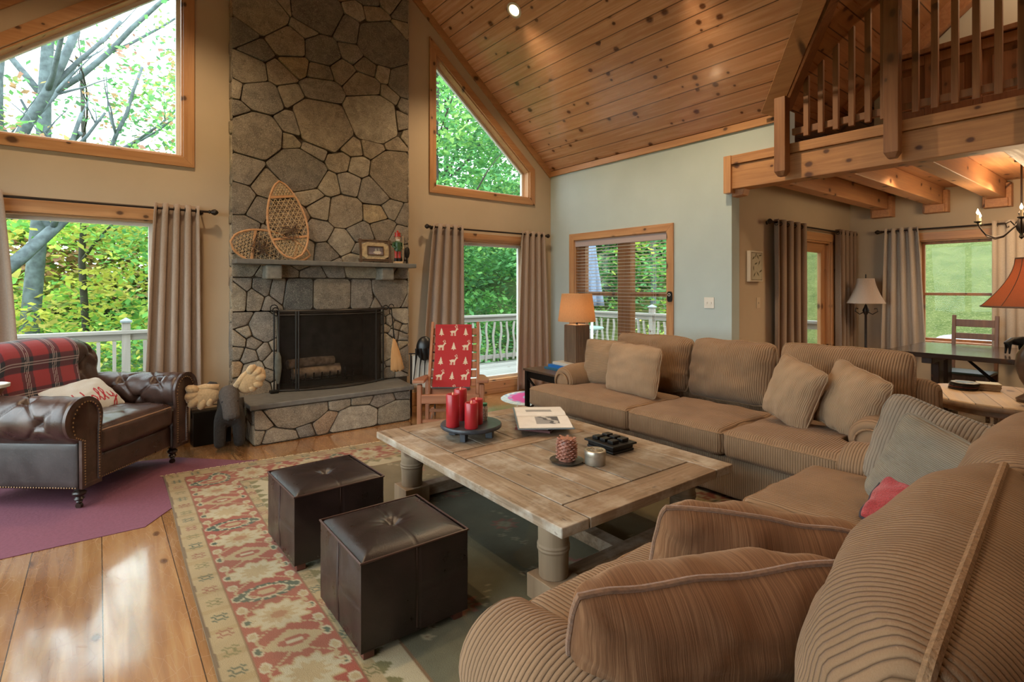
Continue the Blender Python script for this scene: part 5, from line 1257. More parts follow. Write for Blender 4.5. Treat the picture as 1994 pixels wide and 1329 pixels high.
def throw(label, base, rz, lean, roll, w, h, t_, mat, pipe=None, seed=0, pinch=.12, wr=.010, group='loose cushions on the sofas', pr=.0055, knife=2.2, corner=.09):
    t = thing('throw_pillow', label, 'pillow', base, group=group, rot=Euler((0, 0, 0)))
    m, ed = pillow(w, h, t_, seed, 38, pinch, wr, knife=knife, corner=corner)
    T = Matrix.Rotation(rz, 4, 'Z') @ Matrix.Rotation(lean, 4, 'X') @ Matrix.Rotation(roll, 4, 'Y')
    t.matrix_world = Matrix.Translation(base) @ T; merge(m.build('cover', mat, t, smooth=True, angle=180), .0008)
    m = M(); m.tube(ed, pr, 8, closed=True); m.build('piping', pipe or mat, t, smooth=True); return t
q = math.radians
throw('brown chenille cushion at the bottom of the picture, nearest the camera', (1.10, .715, .462), q(-27), .34, -.02, .65, .345, .29, m_chen, m_pch, 3, .05, .016, pr=.0075, knife=2.5, corner=.03)
throw('brown chenille cushion behind the nearest one, propped across the foreground sofa', (1.50, .79, .462), q(-45), .36, .12, .63, .335, .25, m_chen, m_pch, 5, .05, .016, pr=.007, knife=2.6, corner=.05)
throw('grey fine-knit cushion leaning at the far end of the foreground sofa', (2.47, .63, .465), q(-98), -.12, .38, .48, .40, .17, m_greyk, None, 7, .06, .008, knife=2.8)
throw('grey-brown wide-ribbed cushion behind the grey fine-knit one', (2.76, .68, .460), q(-93), -.12, .26, .56, .43, .19, m_greyr, None, 8, .05, .008, knife=2.8)
throw('dark ribbed cushion with gathered edge farthest back in the sofa corner', (2.93, .42, .49), q(-100), -.14, .05, .46, .33, .15, m_greyr, None, 12, .12, .016)
throw('small red wool cushion half hidden behind the near back cushion', (2.28, .62, .488), q(-80), -.95, .30, .36, .30, .13, m_redk, plain('dark_trim', (.05,.04,.05), .9), 9)
throw('cross-ribbed tan cushion at the far left end of the long sofa', (3.74, 3.40, .478), q(-78), -.18, .0, .46, .44, .16, m_tanh, None, 11, .12, .010)
throw('square tan ribbed cushion in front at the left end of the long sofa', (3.58, 2.95, .480), q(-92), -.20, .0, .58, .44, .17, m_tanp, None, 13, .05, .006, knife=3)
throw('light tan cushion tilted on its corner on the long sofa, left of two', (3.60, 1.68, .50), q(-104), -.16, .30, .37, .44, .18, m_tanp, None, 15, .10, .010, knife=2.6)
throw('darker tan cushion with frayed edge leaning beside the right arm of the long sofa', (3.66, 1.37, .49), q(-106), -.18, .32, .40, .44, .18, m_tanp, None, 17, .10, .012, knife=2.6)
# ================================================================ leather armchair
m_club = leather('club_leather', (.040, .019, .014), (.082, .044, .032), .30, 7)
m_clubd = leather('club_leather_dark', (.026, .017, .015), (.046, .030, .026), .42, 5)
m_nail = plain('brass_nail', (.30, .19, .10), .35, .8)
m_legd = plain('dark_turned_leg', (.025, .012, .008), .3)
CH = (.235, 4.62, 0); CS = 1.05
ac = thing('leather_armchair', 'tufted brown leather club armchair by the tall left window', 'armchair', CH, math.radians(49.5)); ac.scale = (CS, CS, CS)
def tuft(u, v, pu, pv, A=.022, B=.009):
    j = round(v/pv); best = 9; 
    for jj in (j-1, j, j+1):
        o = .5*(jj % 2); i = round(u/pu-o)
        for ii in (i-1, i, i+1): best = min(best, math.hypot(u-(ii+o)*pu, v-jj*pv))
    a, b = u/pu, v/pv; d1 = abs((a+b/2+.5) % 1-.5)*pu; d2 = abs((a-b/2+.5) % 1-.5)*pu
    return -A*math.exp(-(best/.030)**2)-B*math.exp(-(min(d1, d2)/.010)**2)+.006*math.cos(best*14)
m = M(); softbox(m, -.455, .455, .035, .80, .135, .30, .02, 0, .003, 1, 20, .001); merge(m.build('seat_base', m_club, ac, smooth=True, angle=180))
def sweep(prof, along, y0, y1, axis, nu, nv, tf, ends=.03, sc=1):
    """loft a 2-D profile (list of (a, z)) along an axis with tufting pushed along the profile normal"""
    L_ = [0]
    for p, q_ in zip(prof, prof[1:]): L_.append(L_[-1]+math.hypot(q_[0]-p[0], q_[1]-p[1]))
    def at(s):
        s = max(0, min(L_[-1]-1e-6, s)); k = max(i for i in range(len(L_)-1) if L_[i] <= s); t = (s-L_[k])/(L_[k+1]-L_[k]); p, q_ = prof[k], prof[k+1]
        return (p[0]+(q_[0]-p[0])*t, p[1]+(q_[1]-p[1])*t)
    def nrm(s):
        a, b = at(s-.03), at(s+.03); d = (b[0]-a[0], b[1]-a[1]); l = math.hypot(*d) or 1; return (d[1]/l, -d[0]/l)
    def fn(u, v):
        s = u*L_[-1]; y = y0+(y1-y0)*v; a, z = at(s); n = nrm(s); e = min(v, 1-v)*abs(y1-y0)
        h = tf(s, y)-ends*math.exp(-(e/.02)**2)*.6
        a += n[0]*h*sc; z += n[1]*h*sc
        return (a, y, z) if axis == 'y' else (y, a, z)
    return fn, L_[-1], at
def scroll(cx, zc, r, s, a0=-50, a1=235, n=26): return [(cx+s*r*math.cos(math.radians(a0+(a1-a0)*k/n)), zc+r*math.sin(math.radians(a0+(a1-a0)*k/n))) for k in range(n+1)]
for s in (-1, 1):
    cx, zc, r = s*.460, .553, .130
    prof = [(cx+s*.015, .405)]+scroll(cx, zc, r, s)+[(s*.345, .42), (s*.340, .30)]
    fn, Lp, at = sweep(prof, 0, .0, .80, 'y', 0, 0, lambda q_, y: tuft(y-.02, q_-.04, .27, .155, .040, .012) if .05 < q_ < .80 and y > .09 else -.002, sc=s)
    m = M(); m.grid(lambda u, v: fn(u, v), 92, 84); m.add([fn(k/60, 0) for k in range(61)], [tuple(range(61))]); m.add([fn(k/60, 1) for k in range(61)], [tuple(range(61))])
    m.build('arm', m_club, ac, smooth=True, angle=70)
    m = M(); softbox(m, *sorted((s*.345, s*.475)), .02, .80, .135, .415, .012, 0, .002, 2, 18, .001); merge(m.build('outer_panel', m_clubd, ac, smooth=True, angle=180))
    # front facing of the arm
    out = [(s*.478, .14), (s*.482, .43)]+[(cx+s*(r+.004)*math.cos(math.radians(a)), zc+(r+.004)*math.sin(math.radians(a))) for a in range(-40, 200, 12)]+[(s*.338, .44), (s*.335, .14)]
    inn = [(cx*.2+a*.8-s*.0 if True else a, .02+(z-.0)*.955) for a, z in out]; m = M(); n_ = len(out)
    inn = [((a-s*.41)*.72+s*.41, (z-.36)*.90+.36) for a, z in out]
    m.add([(a, .004, z) for a, z in out]+[(a, -.014, z) for a, z in out]+[(a, -.016, z) for a, z in inn]+[(a, -.006, z) for a, z in [((a-s*.41)*.93+s*.41, (z-.36)*.98+.36) for a, z in inn]]+[(s*.41, -.008, .36)],
          [(i, (i+1)%n_, n_+(i+1)%n_, n_+i) for i in range(n_)]+[(n_+i, n_+(i+1)%n_, 2*n_+(i+1)%n_, 2*n_+i) for i in range(n_)]+[(2*n_+i, 2*n_+(i+1)%n_, 3*n_+(i+1)%n_, 3*n_+i) for i in range(n_)]+[(3*n_+i, 3*n_+(i+1)%n_, 4*n_) for i in range(n_)])
    m.build('arm_facing', m_club, ac, smooth=True, angle=60)
    m = M()
    for i in range(len(inn)-1):
        a, b = Vector((inn[i][0], 0, inn[i][1])), Vector((inn[i+1][0], 0, inn[i+1][1])); k = max(1, int((b-a).length/.016))
        for j in range(k): p = a.lerp(b, j/k); m.ball((p.x, -.017, p.z), (.0052, .003, .0052), 5)
    for j in range(46): m.ball((s*.4775, .03+.77*j/45, .145), (.003, .005, .005), 5)
    o = m.build('nail_trim', m_nail, ac, smooth=True); o['kind'] = 'stuff'
m = M(); [m.ball((-.33+.66*j/40, .031, .148), (.005, .003, .005), 5) for j in range(41)]; o = m.build('front_nail_trim', m_nail, ac, smooth=True); o['kind'] = 'stuff'
m = M(); P = softbox(m, -.335, .335, .0, .66, .302, .470, .04, .03, .012, 4, 40, .004)
def seattuft(p):
    x, y, z = p
    if z > .42: z += tuft(x, y-.1, .30, .17, .022, .008)*.9*(1 if abs(x) < .30 and .05 < y < .62 else 0)
    return (x, y, z)
m.v = [seattuft(p) for p in m.v]; merge(m.build('seat_cushion', m_club, ac, smooth=True, angle=180)); boxpipe(P, .8, 24, .005).build('cushion_piping', plain('tan_leather_cord', (.26,.15,.09), .5), ac, smooth=True)
# rolled tufted back
BPROF = [(.60, .40), (.635, .60), (.67, .78)]+[(.765+.105*math.cos(math.radians(a)), .855+.105*math.sin(math.radians(a))) for a in range(200, -61, -12)]+[(.80, .70), (.80, .14)]
fnb, LB, atb = sweep(BPROF, 0, -.455, .455, 'x', 0, 0, lambda q_, x: tuft(x, q_-.05, .25, .15, .034, .011) if .06 < q_ < .78 and abs(x) < .42 else 0, ends=.05, sc=-1)
def backfn(u, v):
    x, y, z = fnb(u, v); e = max(0, (abs(x)-.27)/.185); z -= .105*e**2*sst(.45, .9, z); return (x, y, z)
m = M(); m.grid(backfn, 96, 90); m.add([backfn(k/50, 0) for k in range(51)], [tuple(range(51))]); m.add([backfn(k/50, 1) for k in range(51)], [tuple(range(51))]); m.build('backrest', m_club, ac, smooth=True, angle=70)
for sx, y in ((-.41, .065), (.41, .065), (-.41, .74), (.41, .74)):
    m = M(); m.lathe([(.030, .134), (.034, .125), (.020, .112), (.036, .098), (.036, .088), (.018, .074), (.028, .060), (.014, .048), (.018, .042), (.010, .034)], sx, y, 20); m.cyl((sx-.010, y, .018), (sx+.010, y, .018), .0175, n=16); m.build('leg', m_legd, ac, smooth=True, angle=60)
# plaid blanket over the back
def plaid(a, b):
    band = lambda t: (t % .195) < .085
    line = lambda t: any(abs((t % .195)-k) < .0017 for k in (.028, .041, .054))
    x, y = band(a), band(b); red = (.33, .035, .045); nav = (.018, .024, .040); mid = (.12, .025, .042)
    c = nav if x and y else (mid if x or y else red)
    return (.50, .42, .42) if line(a) or line(b) else c
fns, _, _ = sweep(BPROF, 0, -.455, .455, 'x', 0, 0, lambda q_, x: 0, ends=.05, sc=-1)
def smoothback(u, v):
    x, y, z = fns(u, v); e = max(0, (abs(x)-.27)/.185); z -= .105*e**2*sst(.45, .9, z); return (x, y, z)
bl = M(); cols = []
def blk(u, v):
    x0 = -.50+.72*u; s0 = .16+v*1.05; s_ = s0/LB*1.0; k = min(.999, s_); uu = (x0+.455)/.91; uc = max(.0, min(1, uu)); 
    x, y, z = smoothback(k, uc); xa = x0
    n = Vector((0, -1, 0)) if s0 < .42 else (Vector((0, math.cos((s0-.42)/.34*PI+PI), math.sin((s0-.42)/.34*PI))) if s0 < .76 else Vector((0, 1, 0)))
    w = .022+.003*math.sin(x0*16+v*3)+.004*fbm(x0*3, v*4, 1, 2); xa += .012*math.sin(v*5)
    if x0 < -.44: z -= (-.44-x0)*1.2; 
    cols.append((*plaid(xa+.03*v, s0), 1)); return (xa, y+n.y*w, z+n.z*w)
bl.grid(blk, 190, 210); bl.col = cols
o = bl.build('plaid_blanket', attrmat('plaid_wool', .95, 300, .4, .3), None, smooth=True, angle=180, fix=False, loc=CH, rot=(0, 0, math.radians(49.5)), solid=.004); o.scale = (CS, CS, CS)
tag(o, 'red and navy plaid blanket draped over the back of the leather armchair', 'blanket')
# white pillow with red handwriting
wp, ed = pillow(.50, .32, .13, 21, 110, .10, .004); cols = []
LET = [[(-.17,.20),(-.165,.09)],[(-.168,.14),(-.115,.15)],[(-.11,.20),(-.12,.09)],                      # H
       [(-.065,.145),(-.085,.12),(-.075,.095),(-.05,.095),(-.04,.12),(-.055,.145),(-.065,.143)],          # o
       [(-.03,.10),(.005,.17),(.0,.205),(-.015,.19),(-.012,.12),(.0,.092)],[(.01,.095),(.045,.17),(.04,.205),(.025,.19),(.028,.12),(.04,.092)],  # ll
       [(.06,.145),(.065,.105),(.085,.10),(.105,.15)],[(.105,.15),(.10,.08),(.085,.035),(.06,.03),(.07,.06),(.13,.11)]]  # y
def segd(p, a, b):
    ax, az = a; bx, bz = b; t = ((p[0]-ax)*(bx-ax)+(p[1]-az)*(bz-az))/((bx-ax)**2+(bz-az)**2+1e-9); t = max(0, min(1, t)); return math.hypot(p[0]-ax-t*(bx-ax), p[1]-az-t*(bz-az))
for p in wp.v:
    c = (.60, .60, .58)
    if p[1] < 0:
        q_ = ((p[0]-.06)*.95+.0, p[2]+.025)
        if -.2 < q_[0] < .2 and any(segd(q_, a, b) < .0058 for L1 in LET for a, b in zip(L1, L1[1:])): c = (.42, .03, .05)
    cols.append((*c, 1))
wp.col = cols; t = thing('throw_pillow', 'white pillow with red handwritten Holly lying on the leather armchair seat', 'pillow', (0,0,0))
t.matrix_world = Matrix.Translation(CH) @ Matrix.Rotation(math.radians(49.5), 4, 'Z') @ Matrix.Translation((.05, .34, .490)) @ Matrix.Rotation(-.12, 4, 'Z') @ Matrix.Rotation(-.86, 4, 'X') @ Matrix.Rotation(-.10, 4, 'Y')
o = wp.build('cover', attrmat('printed_linen', .9, 200, .3), t, smooth=True, angle=180, fix=False)
m = M(); m.tube(ed, .004, 6, closed=True); m.build('piping', plain('linen_piping', (.60,.56,.50), .9), t, smooth=True)
# bowl on the near arm
t = thing('ceramic_bowl', 'small bowl with pale rim resting on the near arm of the leather armchair', 'bowl', (0,0,0)); t.location = (Matrix.Translation(CH) @ Matrix.Rotation(math.radians(49.5), 4, 'Z') @ Vector((-.478, .62, .705)))
m = M(); m.lathe([(.040, .0), (.060, .02), (.085, .065), (.082, .066), (.055, .02), (.001, .012)], n=32); m.build('body', plain('terracotta_glaze', (.26, .11, .06), .4), t, smooth=True)
m = M(); m.lathe([(.085, .062), (.100, .066), (.102, .085), (.090, .088), (.084, .072)], n=32); m.build('rim', plain('pale_glaze', (.55,.55,.50), .35), t, smooth=True)
# ================================================================ moose toy
m_plush = plain('charcoal_plush', (.034, .027, .022), .95, nz=.4, scale=70, bump=.8)
m_antl = plain('tan_plush', (.48, .31, .15), .95, nz=.2, scale=70, bump=.5, Sheen_Weight=.3)
ms = thing('moose_toy', 'stuffed moose with charcoal coat and tan antlers standing by the hearth', 'soft toy', (.875, 5.02, 0), math.radians(-12))
def skin(name, pts, edges, rad, mat, parent, sub=2):
    me = bpy.data.meshes.new(name); me.from_pydata(pts, edges, []); o = bpy.data.objects.new(name, me); C.objects.link(o); o.parent = parent
    sk = o.modifiers.new('skin', 'SKIN')
    for i, r in enumerate(rad): me.skin_vertices[0].data[i].radius = (r, r) if not isinstance(r, tuple) else r
    me.skin_vertices[0].data[0].use_root = True; sk.use_smooth_shade = True
    ss_ = o.modifiers.new('sub', 'SUBSURF'); ss_.levels = sub; ss_.render_levels = sub; me.materials.append(mat)
    return o
pts = [(0, .20, .30), (0, .32, .30), (0, .10, .31), (0, .02, .345), (0, -.03, .44), (0, -.055, .50),
       (-.068, .04, .24), (-.072, .02, .12), (-.073, .005, .035), (.070, .04, .24), (.074, .02, .12), (.076, .005, .035),
       (-.068, .33, .22), (-.07, .34, .12), (-.07, .335, .035), (.068, .33, .22), (.07, .34, .12), (.07, .335, .035),
       (.012, -.105, .47), (.022, -.155, .415), (.028, -.185, .35), (.03, -.195, .315)]
pts = pts[:18]; rad_n = 18
edg = [(0,1), (0,2), (2,3), (3,4), (4,5), (2,6), (6,7), (7,8), (2,9), (9,10), (10,11), (1,12), (12,13), (13,14), (1,15), (15,16), (16,17)]
rad = [.105, .10, .105, .085, .078, .085, .055, .048, .046, .055, .048, .046, .055, .046, .044, .055, .046, .044, .092, .080, .074, .055]
skin('body', pts, edg, rad[:18], m_plush, ms)
m_plush2 = plain('charcoal_plush_head', (.070, .055, .045), .95, nz=.3, scale=70, bump=.8)
skin('head', [(.0, -.06, .51), (.0, -.10, .525), (.008, -.16, .485), (.018, -.215, .42), (.026, -.245, .36), (.028, -.25, .325)], [(0,1), (1,2), (2,3), (3,4), (4,5)], [.070, .088, .080, .066, .070, .058], m_plush2, ms)
for s in (-1, 1):
    m = M(); m.tube([(s*.075, -.045, .575), (s*.10, -.04, .60), (s*.14, -.045, .612), (s*.165, -.05, .60)], [.016, .024, .020, .006], 10, flat=.5); m.build('ear', m_plush, ms, smooth=True)
    # palmate antler : a broad pad with stuffed fingers, drooping on the left, lifted on the right
    up = .80 if s > 0 else -.08; A = Matrix.Translation((s*.070, -.10, .550)) @ Matrix.Rotation(-s*up, 4, 'Y')
    m = M(); m.ball((s*.12, 0, -.022), (.130, .036, .088), 14, A); 
    for x, z, dx, dz, r in ((.15, .03, .085, .03, .034), (.15, .00, .10, -.02, .034), (.145, -.03, .08, -.065, .034), (.11, -.045, .04, -.085, .033), (.07, -.05, .01, -.065, .030)):
        if s > 0: dx *= .85; dz *= .85
        p = A @ Vector((s*x, 0, z)); q2 = A @ Vector((s*(x+dx), -.01, z+dz)); m.tube([p, p.lerp(q2, .5), p.lerp(q2, .85), q2], [r, r*1.02, r*.8, r*.25], 12)
    m.tube([A @ Vector((s*.0, 0, .028)), A @ Vector((s*.10, 0, .045)), A @ Vector((s*.23, -.005, .040))], [.026, .028, .016], 12)
    m.build('antler', m_antl, ms, smooth=True, angle=180)
    m = M(); m.ball((s*.055+.012, -.215, .475), .008, 8); m.build('eye', m_black, ms, smooth=True)
    m = M(); m.ball((s*.024+.03, -.318, .345), (.009, .005, .007), 6); m.build('nostril', m_black, ms, smooth=True)
bn = thing('wood_bin', 'plain black bin standing behind the stuffed moose by the curtain', 'bin', (.80, 5.45, 0), .05)
m = M(); m.prism([(-.15, -.07), (.15, -.07), (.15, .07), (-.15, .07)], 0, .30); m.box(-.135, .135, -.055, .055, .30, .305); m.build('body', m_black, bn, bevel=.006)
m = M(); m.tube([(-.15, 0, .24), (-.16, -.02, .33), (0, -.03, .35), (.16, -.02, .33), (.15, 0, .24)], .005, 6); m.build('handle', m_black, bn, smooth=True)
# ================================================================ wooden rocking chair with runner
m_rock = wood('rocker_wood', (.26, .095, .045), (.42, .18, .09), 0, 1, .1, rough=.38)
m_rockz = wood('rocker_wood_z', (.26, .095, .045), (.42, .18, .09), 2, 1, .1, rough=.38)
rk = thing('rocking_chair', 'reddish wooden slatted rocking chair between hearth and tall window', 'chair', (2.72, 4.42, 0), math.radians(-36))
# local: -y forward
for s in (-1, 1):
    m = M(); m.tube([(s*.25, .50, .11), (s*.25, .30, .045), (s*.25, .05, .020), (s*.25, -.20, .030), (s*.25, -.42, .085)], .020, 10); m.build('rocker', m_rockz, rk, smooth=True)
    m = M(); m.beam((s*.245, .06, .30), (s*.235, .38, 1.04), .030, .045, (0, 1, 0)); m.build('back_post', m_rockz, rk, bevel=.006)
    m = M(); m.beam((s*.29, -.22, .035), (s*.29, -.22, .50), .045, .055, (0, 1, 0)); m.build('leg', m_rockz, rk, bevel=.008)
    m = M(); m.beam((s*.27, .20, .05), (s*.27, .20, .52), .04, .045, (0, 1, 0)); m.build('leg', m_rockz, rk, bevel=.008)
    m = M(); m.prism([(s*.24, -.27), (s*.35, -.27), (s*.355, -.10), (s*.30, .25), (s*.26, .25)], -.014, .014, Matrix.Translation((0, 0, .515)) @ Matrix.Rotation(-.06, 4, 'X')); m.build('armrest', m_rock, rk, bevel=.006)
    m = M(); m.beam((s*.25, -.22, .36), (s*.245, .20, .30), .03, .07); m.build('side_rail', m_rock, rk, bevel=.005)
m = M(); m.beam((-.27, -.235, .365), (.27, -.235, .365), .04, .085); m.build('front_rail', m_rock, rk, bevel=.008)
for k in range(8): m = M(); y = -.20+.052*k; m.box(-.255, .255, y-.022, y+.022, .385-.012*k*.9, .400-.012*k*.9); m.build('seat_slat', m_rock, rk, bevel=.004)
for k in range(8):
    z = .37+.082*k; y = .075+(z-.30)*.4324; m = M(); m.beam((-.225, y, z), (.225, y, z), .014, .072, (0, .4, .92)); m.build('back_slat', m_rock, rk, bevel=.004)
m = M(); m.beam((-.29, -.22, .16), (.29, -.22, .16), .025, .03); m.beam((-.27, .20, .16), (.27, .20, .16), .025, .03); m.build('stretcher', m_rock, rk, bevel=.004)
# runner : reindeer and fir trees
def treeshape(x, z):   # origin at base centre, height .085
    if abs(x) < .004 and 0 <= z <= .02: return True
    for z0, h, w in ((.012, .030, .027), (.030, .028, .021), (.047, .024, .015), (.062, .024, .009)):
        if 0 <= z-z0 <= h and abs(x) < w*(1-(z-z0)/h): return True
    return False
def deer(x, z):
    if ell(x+.004, z-.043, .028, .013) < 1: return True
    if .0 <= z <= .038 and (abs(x+.024+.003*math.sin(z*200)) < .0035 or abs(x+.013) < .003 or abs(x-.010) < .003 or abs(x-.019) < .0035): return True
    if segd((x, z), (.020, .050), (.032, .070)) < .0065 or ell(x-.037, z-.072, .011, .006) < 1 or ell(x+.034, z-.046, .005, .004) < 1: return True
    if min(segd((x, z), (.030, .076), (.022, .092)), segd((x, z), (.022, .092), (.026, .106)), segd((x, z), (.036, .078), (.040, .094)), segd((x, z), (.040, .094), (.034, .107)), segd((x, z), (.024, .088), (.014, .096))) < .0022: return True
    return False
RW_, RL_ = .375, .98
def runcol(a, b):      # a across 0..RW_, b down from the top fold (negative behind)
    if b > .645: return (.075, .085, .095)
    col_ = int(a/(RW_/3)); x = a-(col_+.5)*RW_/3; k = math.floor((b+.02)/.155); z = .155-((b+.02) % .155)-.025
    d = (col_+k) % 2 == 1
    if (deer(x, z) if d else treeshape(x, z)): return (.66, .56, .42)
    return (.40, .030, .035)
rn = M(); cols = []
def runfn(u, v):
    a = RW_*u; b = -.30+v*RL_; x = -.205+a+.008*math.sin(b*6)
    if b < 0: z = 1.005+b*.92; y = .075+(z-.30)*.4324+.032
    else:
        z = 1.005-b*.915; y = .075+(z-.30)*.4324-.022
        if z < .40: z, y = .405, .10-(.40-(1.005-b*.915))
    e = math.exp(-(b/.02)**2); z += .010*e; y += .018*e*(1 if b < 0 else -.3)*.3
    y -= .003*math.sin(a*26+b*4)+.003; cols.append((*runcol(a, b), 1)); return (x, y, z)
rn.grid(runfn, 150, 330); rn.col = cols
o = rn.build('table_runner', attrmat('printed_runner', .9, 300, .3), None, smooth=True, angle=180, fix=False, loc=(2.72, 4.42, 0), rot=(0, 0, math.radians(-36)), solid=.003)
tag(o, 'red runner with cream reindeer and fir trees hung over the rocking chair back', 'runner')
# black and cream shopping style rack behind the rocker
t = thing('magazine_rack', 'cream panel rack with black straps and black draped top behind the rocking chair', 'rack', (2.83, 5.22, 0), math.radians(-30))
m = M(); m.box(-.13, .13, -.05, .05, .30, .66); m.build('panel', plain('cream_canvas', (.55,.52,.45), .8), t, bevel=.01)
m = M()
for x in (-.13, .13):
    for y in (-.06, .06): m.cyl((x, y, 0), (x, y, .67), .008, n=8)
m.tube([(-.15, -.06, .68), (0, -.065, .68), (.15, -.06, .68)], .007, 6); m.build('frame', m_black, t, smooth=True)
m = M(); m.ball((.02, -.05, .735), (.095, .06, .135), 14)
for k in range(5): x = -.07+.045*k; m.tube([(x, -.105, .74), (x+.01*math.sin(k), -.115, .65), (x-.012+.006*k, -.075, .55), (x-.03+.012*k, -.07, .40)], [.014, .012, .006, .005], 7)
m.build('strap_bundle', plain('black_strap', (.01,.01,.01), .35), t, smooth=True)
# ================================================================ side table, lamp, books
m_st = wood('side_table_top', (.06, .035, .022), (.12, .07, .045), 0, 1, .1, rough=.35)
sd = thing('side_table', 'small dark side table with crossed braces at the left end of the long sofa', 'side table', (3.98, 4.20, .012), math.radians(-4))
m = M(); m.box(-.30, .30, -.32, .32, .475, .50); m.build('tabletop', m_st, sd, bevel=.004)
for sx in (-1, 1):
    for sy in (-1, 1): m = M(); m.box(sx*.265-.022, sx*.265+.022, sy*.285-.022, sy*.285+.022, 0, .474); m.build('leg', m_black, sd, bevel=.003)
m = M(); m.box(-.26, .26, -.295, -.275, .40, .474); m.box(-.26, .26, .275, .295, .40, .474); m.box(-.275, -.255, -.28, .28, .40, .474); m.box(.255, .275, -.28, .28, .40, .474); m.build('apron', m_black, sd, bevel=.002)
m = M()
m.beam((-.268, -.27, .05), (-.268, .27, .40), .018, .022); m.beam((-.262, -.27, .40), (-.262, .27, .05), .018, .022); m.beam((-.25, -.288, .05), (.25, -.288, .40), .018, .022, (0,1,0)); m.beam((-.25, -.282, .40), (.25, -.282, .05), .018, .022, (0,1,0)); m.build('cross_brace', m_black, sd, bevel=.002)
zt = .512
book('blue-green large book lowest under the wooden lamp', 3.995, 4.165, zt+.001, .30, .38, .022, -.10, (.03, .12, .20), 'books under the wooden lamp')
book('bright blue book in the middle under the wooden lamp', 4.01, 4.15, zt+.0235, .27, .34, .032, -.04, (.02, .14, .42), 'books under the wooden lamp')
book('cream book topmost under the wooden lamp', 4.03, 4.12, zt+.056, .25, .32, .028, -.07, (.55, .50, .42), 'books under the wooden lamp')
def shade(name, m_, r0, r1, h, z0, parent, n=40, flare=0.0, mat=None, wall=.003):
    mm = M(); pr = []
    for k in range(13): t_ = k/12; r = r0+(r1-r0)*t_**(1+flare); pr.append((r, z0+h*t_))
    vs = pr+[(r-wall, z) for r, z in reversed(pr)]; mm.lathe(vs+[vs[0]], n=n, cap=False); return mm.build(name, m_, parent, smooth=True, angle=60)
def shademat(name, col, trans=.5, sc=300):
    g = G(name); c = g.co(); f = g.noise(g.scale(c, (1, 1, 1)), sc, 3); w = g.noise(g.scale(c, (sc, sc, sc*.1)), 1, 2)
    cc = g.mix(g.math('MULTIPLY', g.math('ADD', f, w), .35), col, tuple(q*.45 for q in col)); d = g.n('BsdfDiffuse', Color=cc); t_ = g.n('BsdfTranslucent', Color=cc)
    return g.end(g.n('MixShader', i0=trans, i1=d, i2=t_))
m_burlap = shademat('burlap_shade', (.72, .48, .27), .5, 160)
lp = thing('table_lamp', 'square bark-wood table lamp with burlap shade on the books', 'lamp', (4.10, 4.10, zt+.085), math.radians(-6))
m = M()
for f_, (dx, dy) in enumerate(((0,-1), (1,0), (0,1), (-1,0))):
    for k in range(9):
        a = -.088+.022*k; p = Vector((dx*.09-dy*a, dy*.09+dx*a, 0)); rr2 = random.Random(f_*20+k); m.tube([(p.x, p.y, .0), (p.x+rr2.uniform(-.002, .002), p.y, .2), (p.x, p.y, .40+rr2.uniform(-.004, .004))], [.012, .0125, .0115], 8)
m.box(-.09, .09, -.09, .09, .0, .405); m.build('bark_base', wood('driftwood_bark', (.10,.055,.03), (.24,.15,.09), 2, .5, .1, rough=.8, bump=.6), lp, smooth=True, angle=40)
m = M(); m.cyl((0,0,.405), (0,0,.455), .012); m.build('stem', m_dark, lp, smooth=True)
shade('lamp_shade', m_burlap, .205, .165, .30, .44, lp)
m = M(); m.ball((0, 0, .56), .030, 10); m.build('bulb', emis('lamp_bulb', (1, .72, .42), 22), lp, smooth=True)
light('side_lamp_light', 'POINT', (4.10, 4.10, zt+.085+.56), 13, (1, .68, .38), .035)
# switches, remote and little picture
t = thing('light_switch', 'white double light switch plate on the pale wall beside the blinds', 'light switch', (EX-.004, 3.16, 1.24))
m = M(); m.box(-.003, .003, -.058, .058, -.058, .058); m.build('plate', m_white, t, bevel=.002)
for y in (-.024, .024): m = M(); m.box(-.012, -.003, y-.006, y+.006, -.010, .010); m.build('toggle', m_white, t, bevel=.001)
t = thing('light_switch', 'cream light switch plate beside the brown curtain by the deck door', 'light switch', (5.70, 2.906, 1.235))
m = M(); m.box(-.038, .038, -.003, .003, -.058, .058); m.build('plate', plain('cream_plate', (.60,.48,.34), .5), t, bevel=.002); m = M(); m.box(-.006, .006, -.011, -.003, -.010, .010); m.build('toggle', MC['cream_plate'], t, bevel=.001)
t = thing('wall_remote', 'small black control with round dial fixed to the side window trim', 'remote control', (EX-.034, 3.635, 1.30))
m = M(); m.prism(roundp([(-.032, -.060), (.032, -.060), (.032, .060), (-.032, .060)], 2, .2), -.010, .010, Matrix(((0,0,1,0),(1,0,0,0),(0,1,0,0),(0,0,0,1)))); m.build('body', m_black, t, bevel=.003)
m = M(); m.tube([(-.0125, .015*math.cos(a*PI/8), .022+.015*math.sin(a*PI/8)) for a in range(16)], .003, 6, closed=True); m.build('dial', m_white, t, smooth=True)
t = thing('framed_art', 'small cream canvas with dark leaf sprigs on the wall left of the brown curtain', 'wall art', (5.585, 2.905, 1.632))
m = M(); m.box(-.135, .135, -.040, .0, -.165, .165); m.build('canvas_box', plain('cream_frame', (.60,.52,.40), .6), t, bevel=.003)
m = M(); cols = []
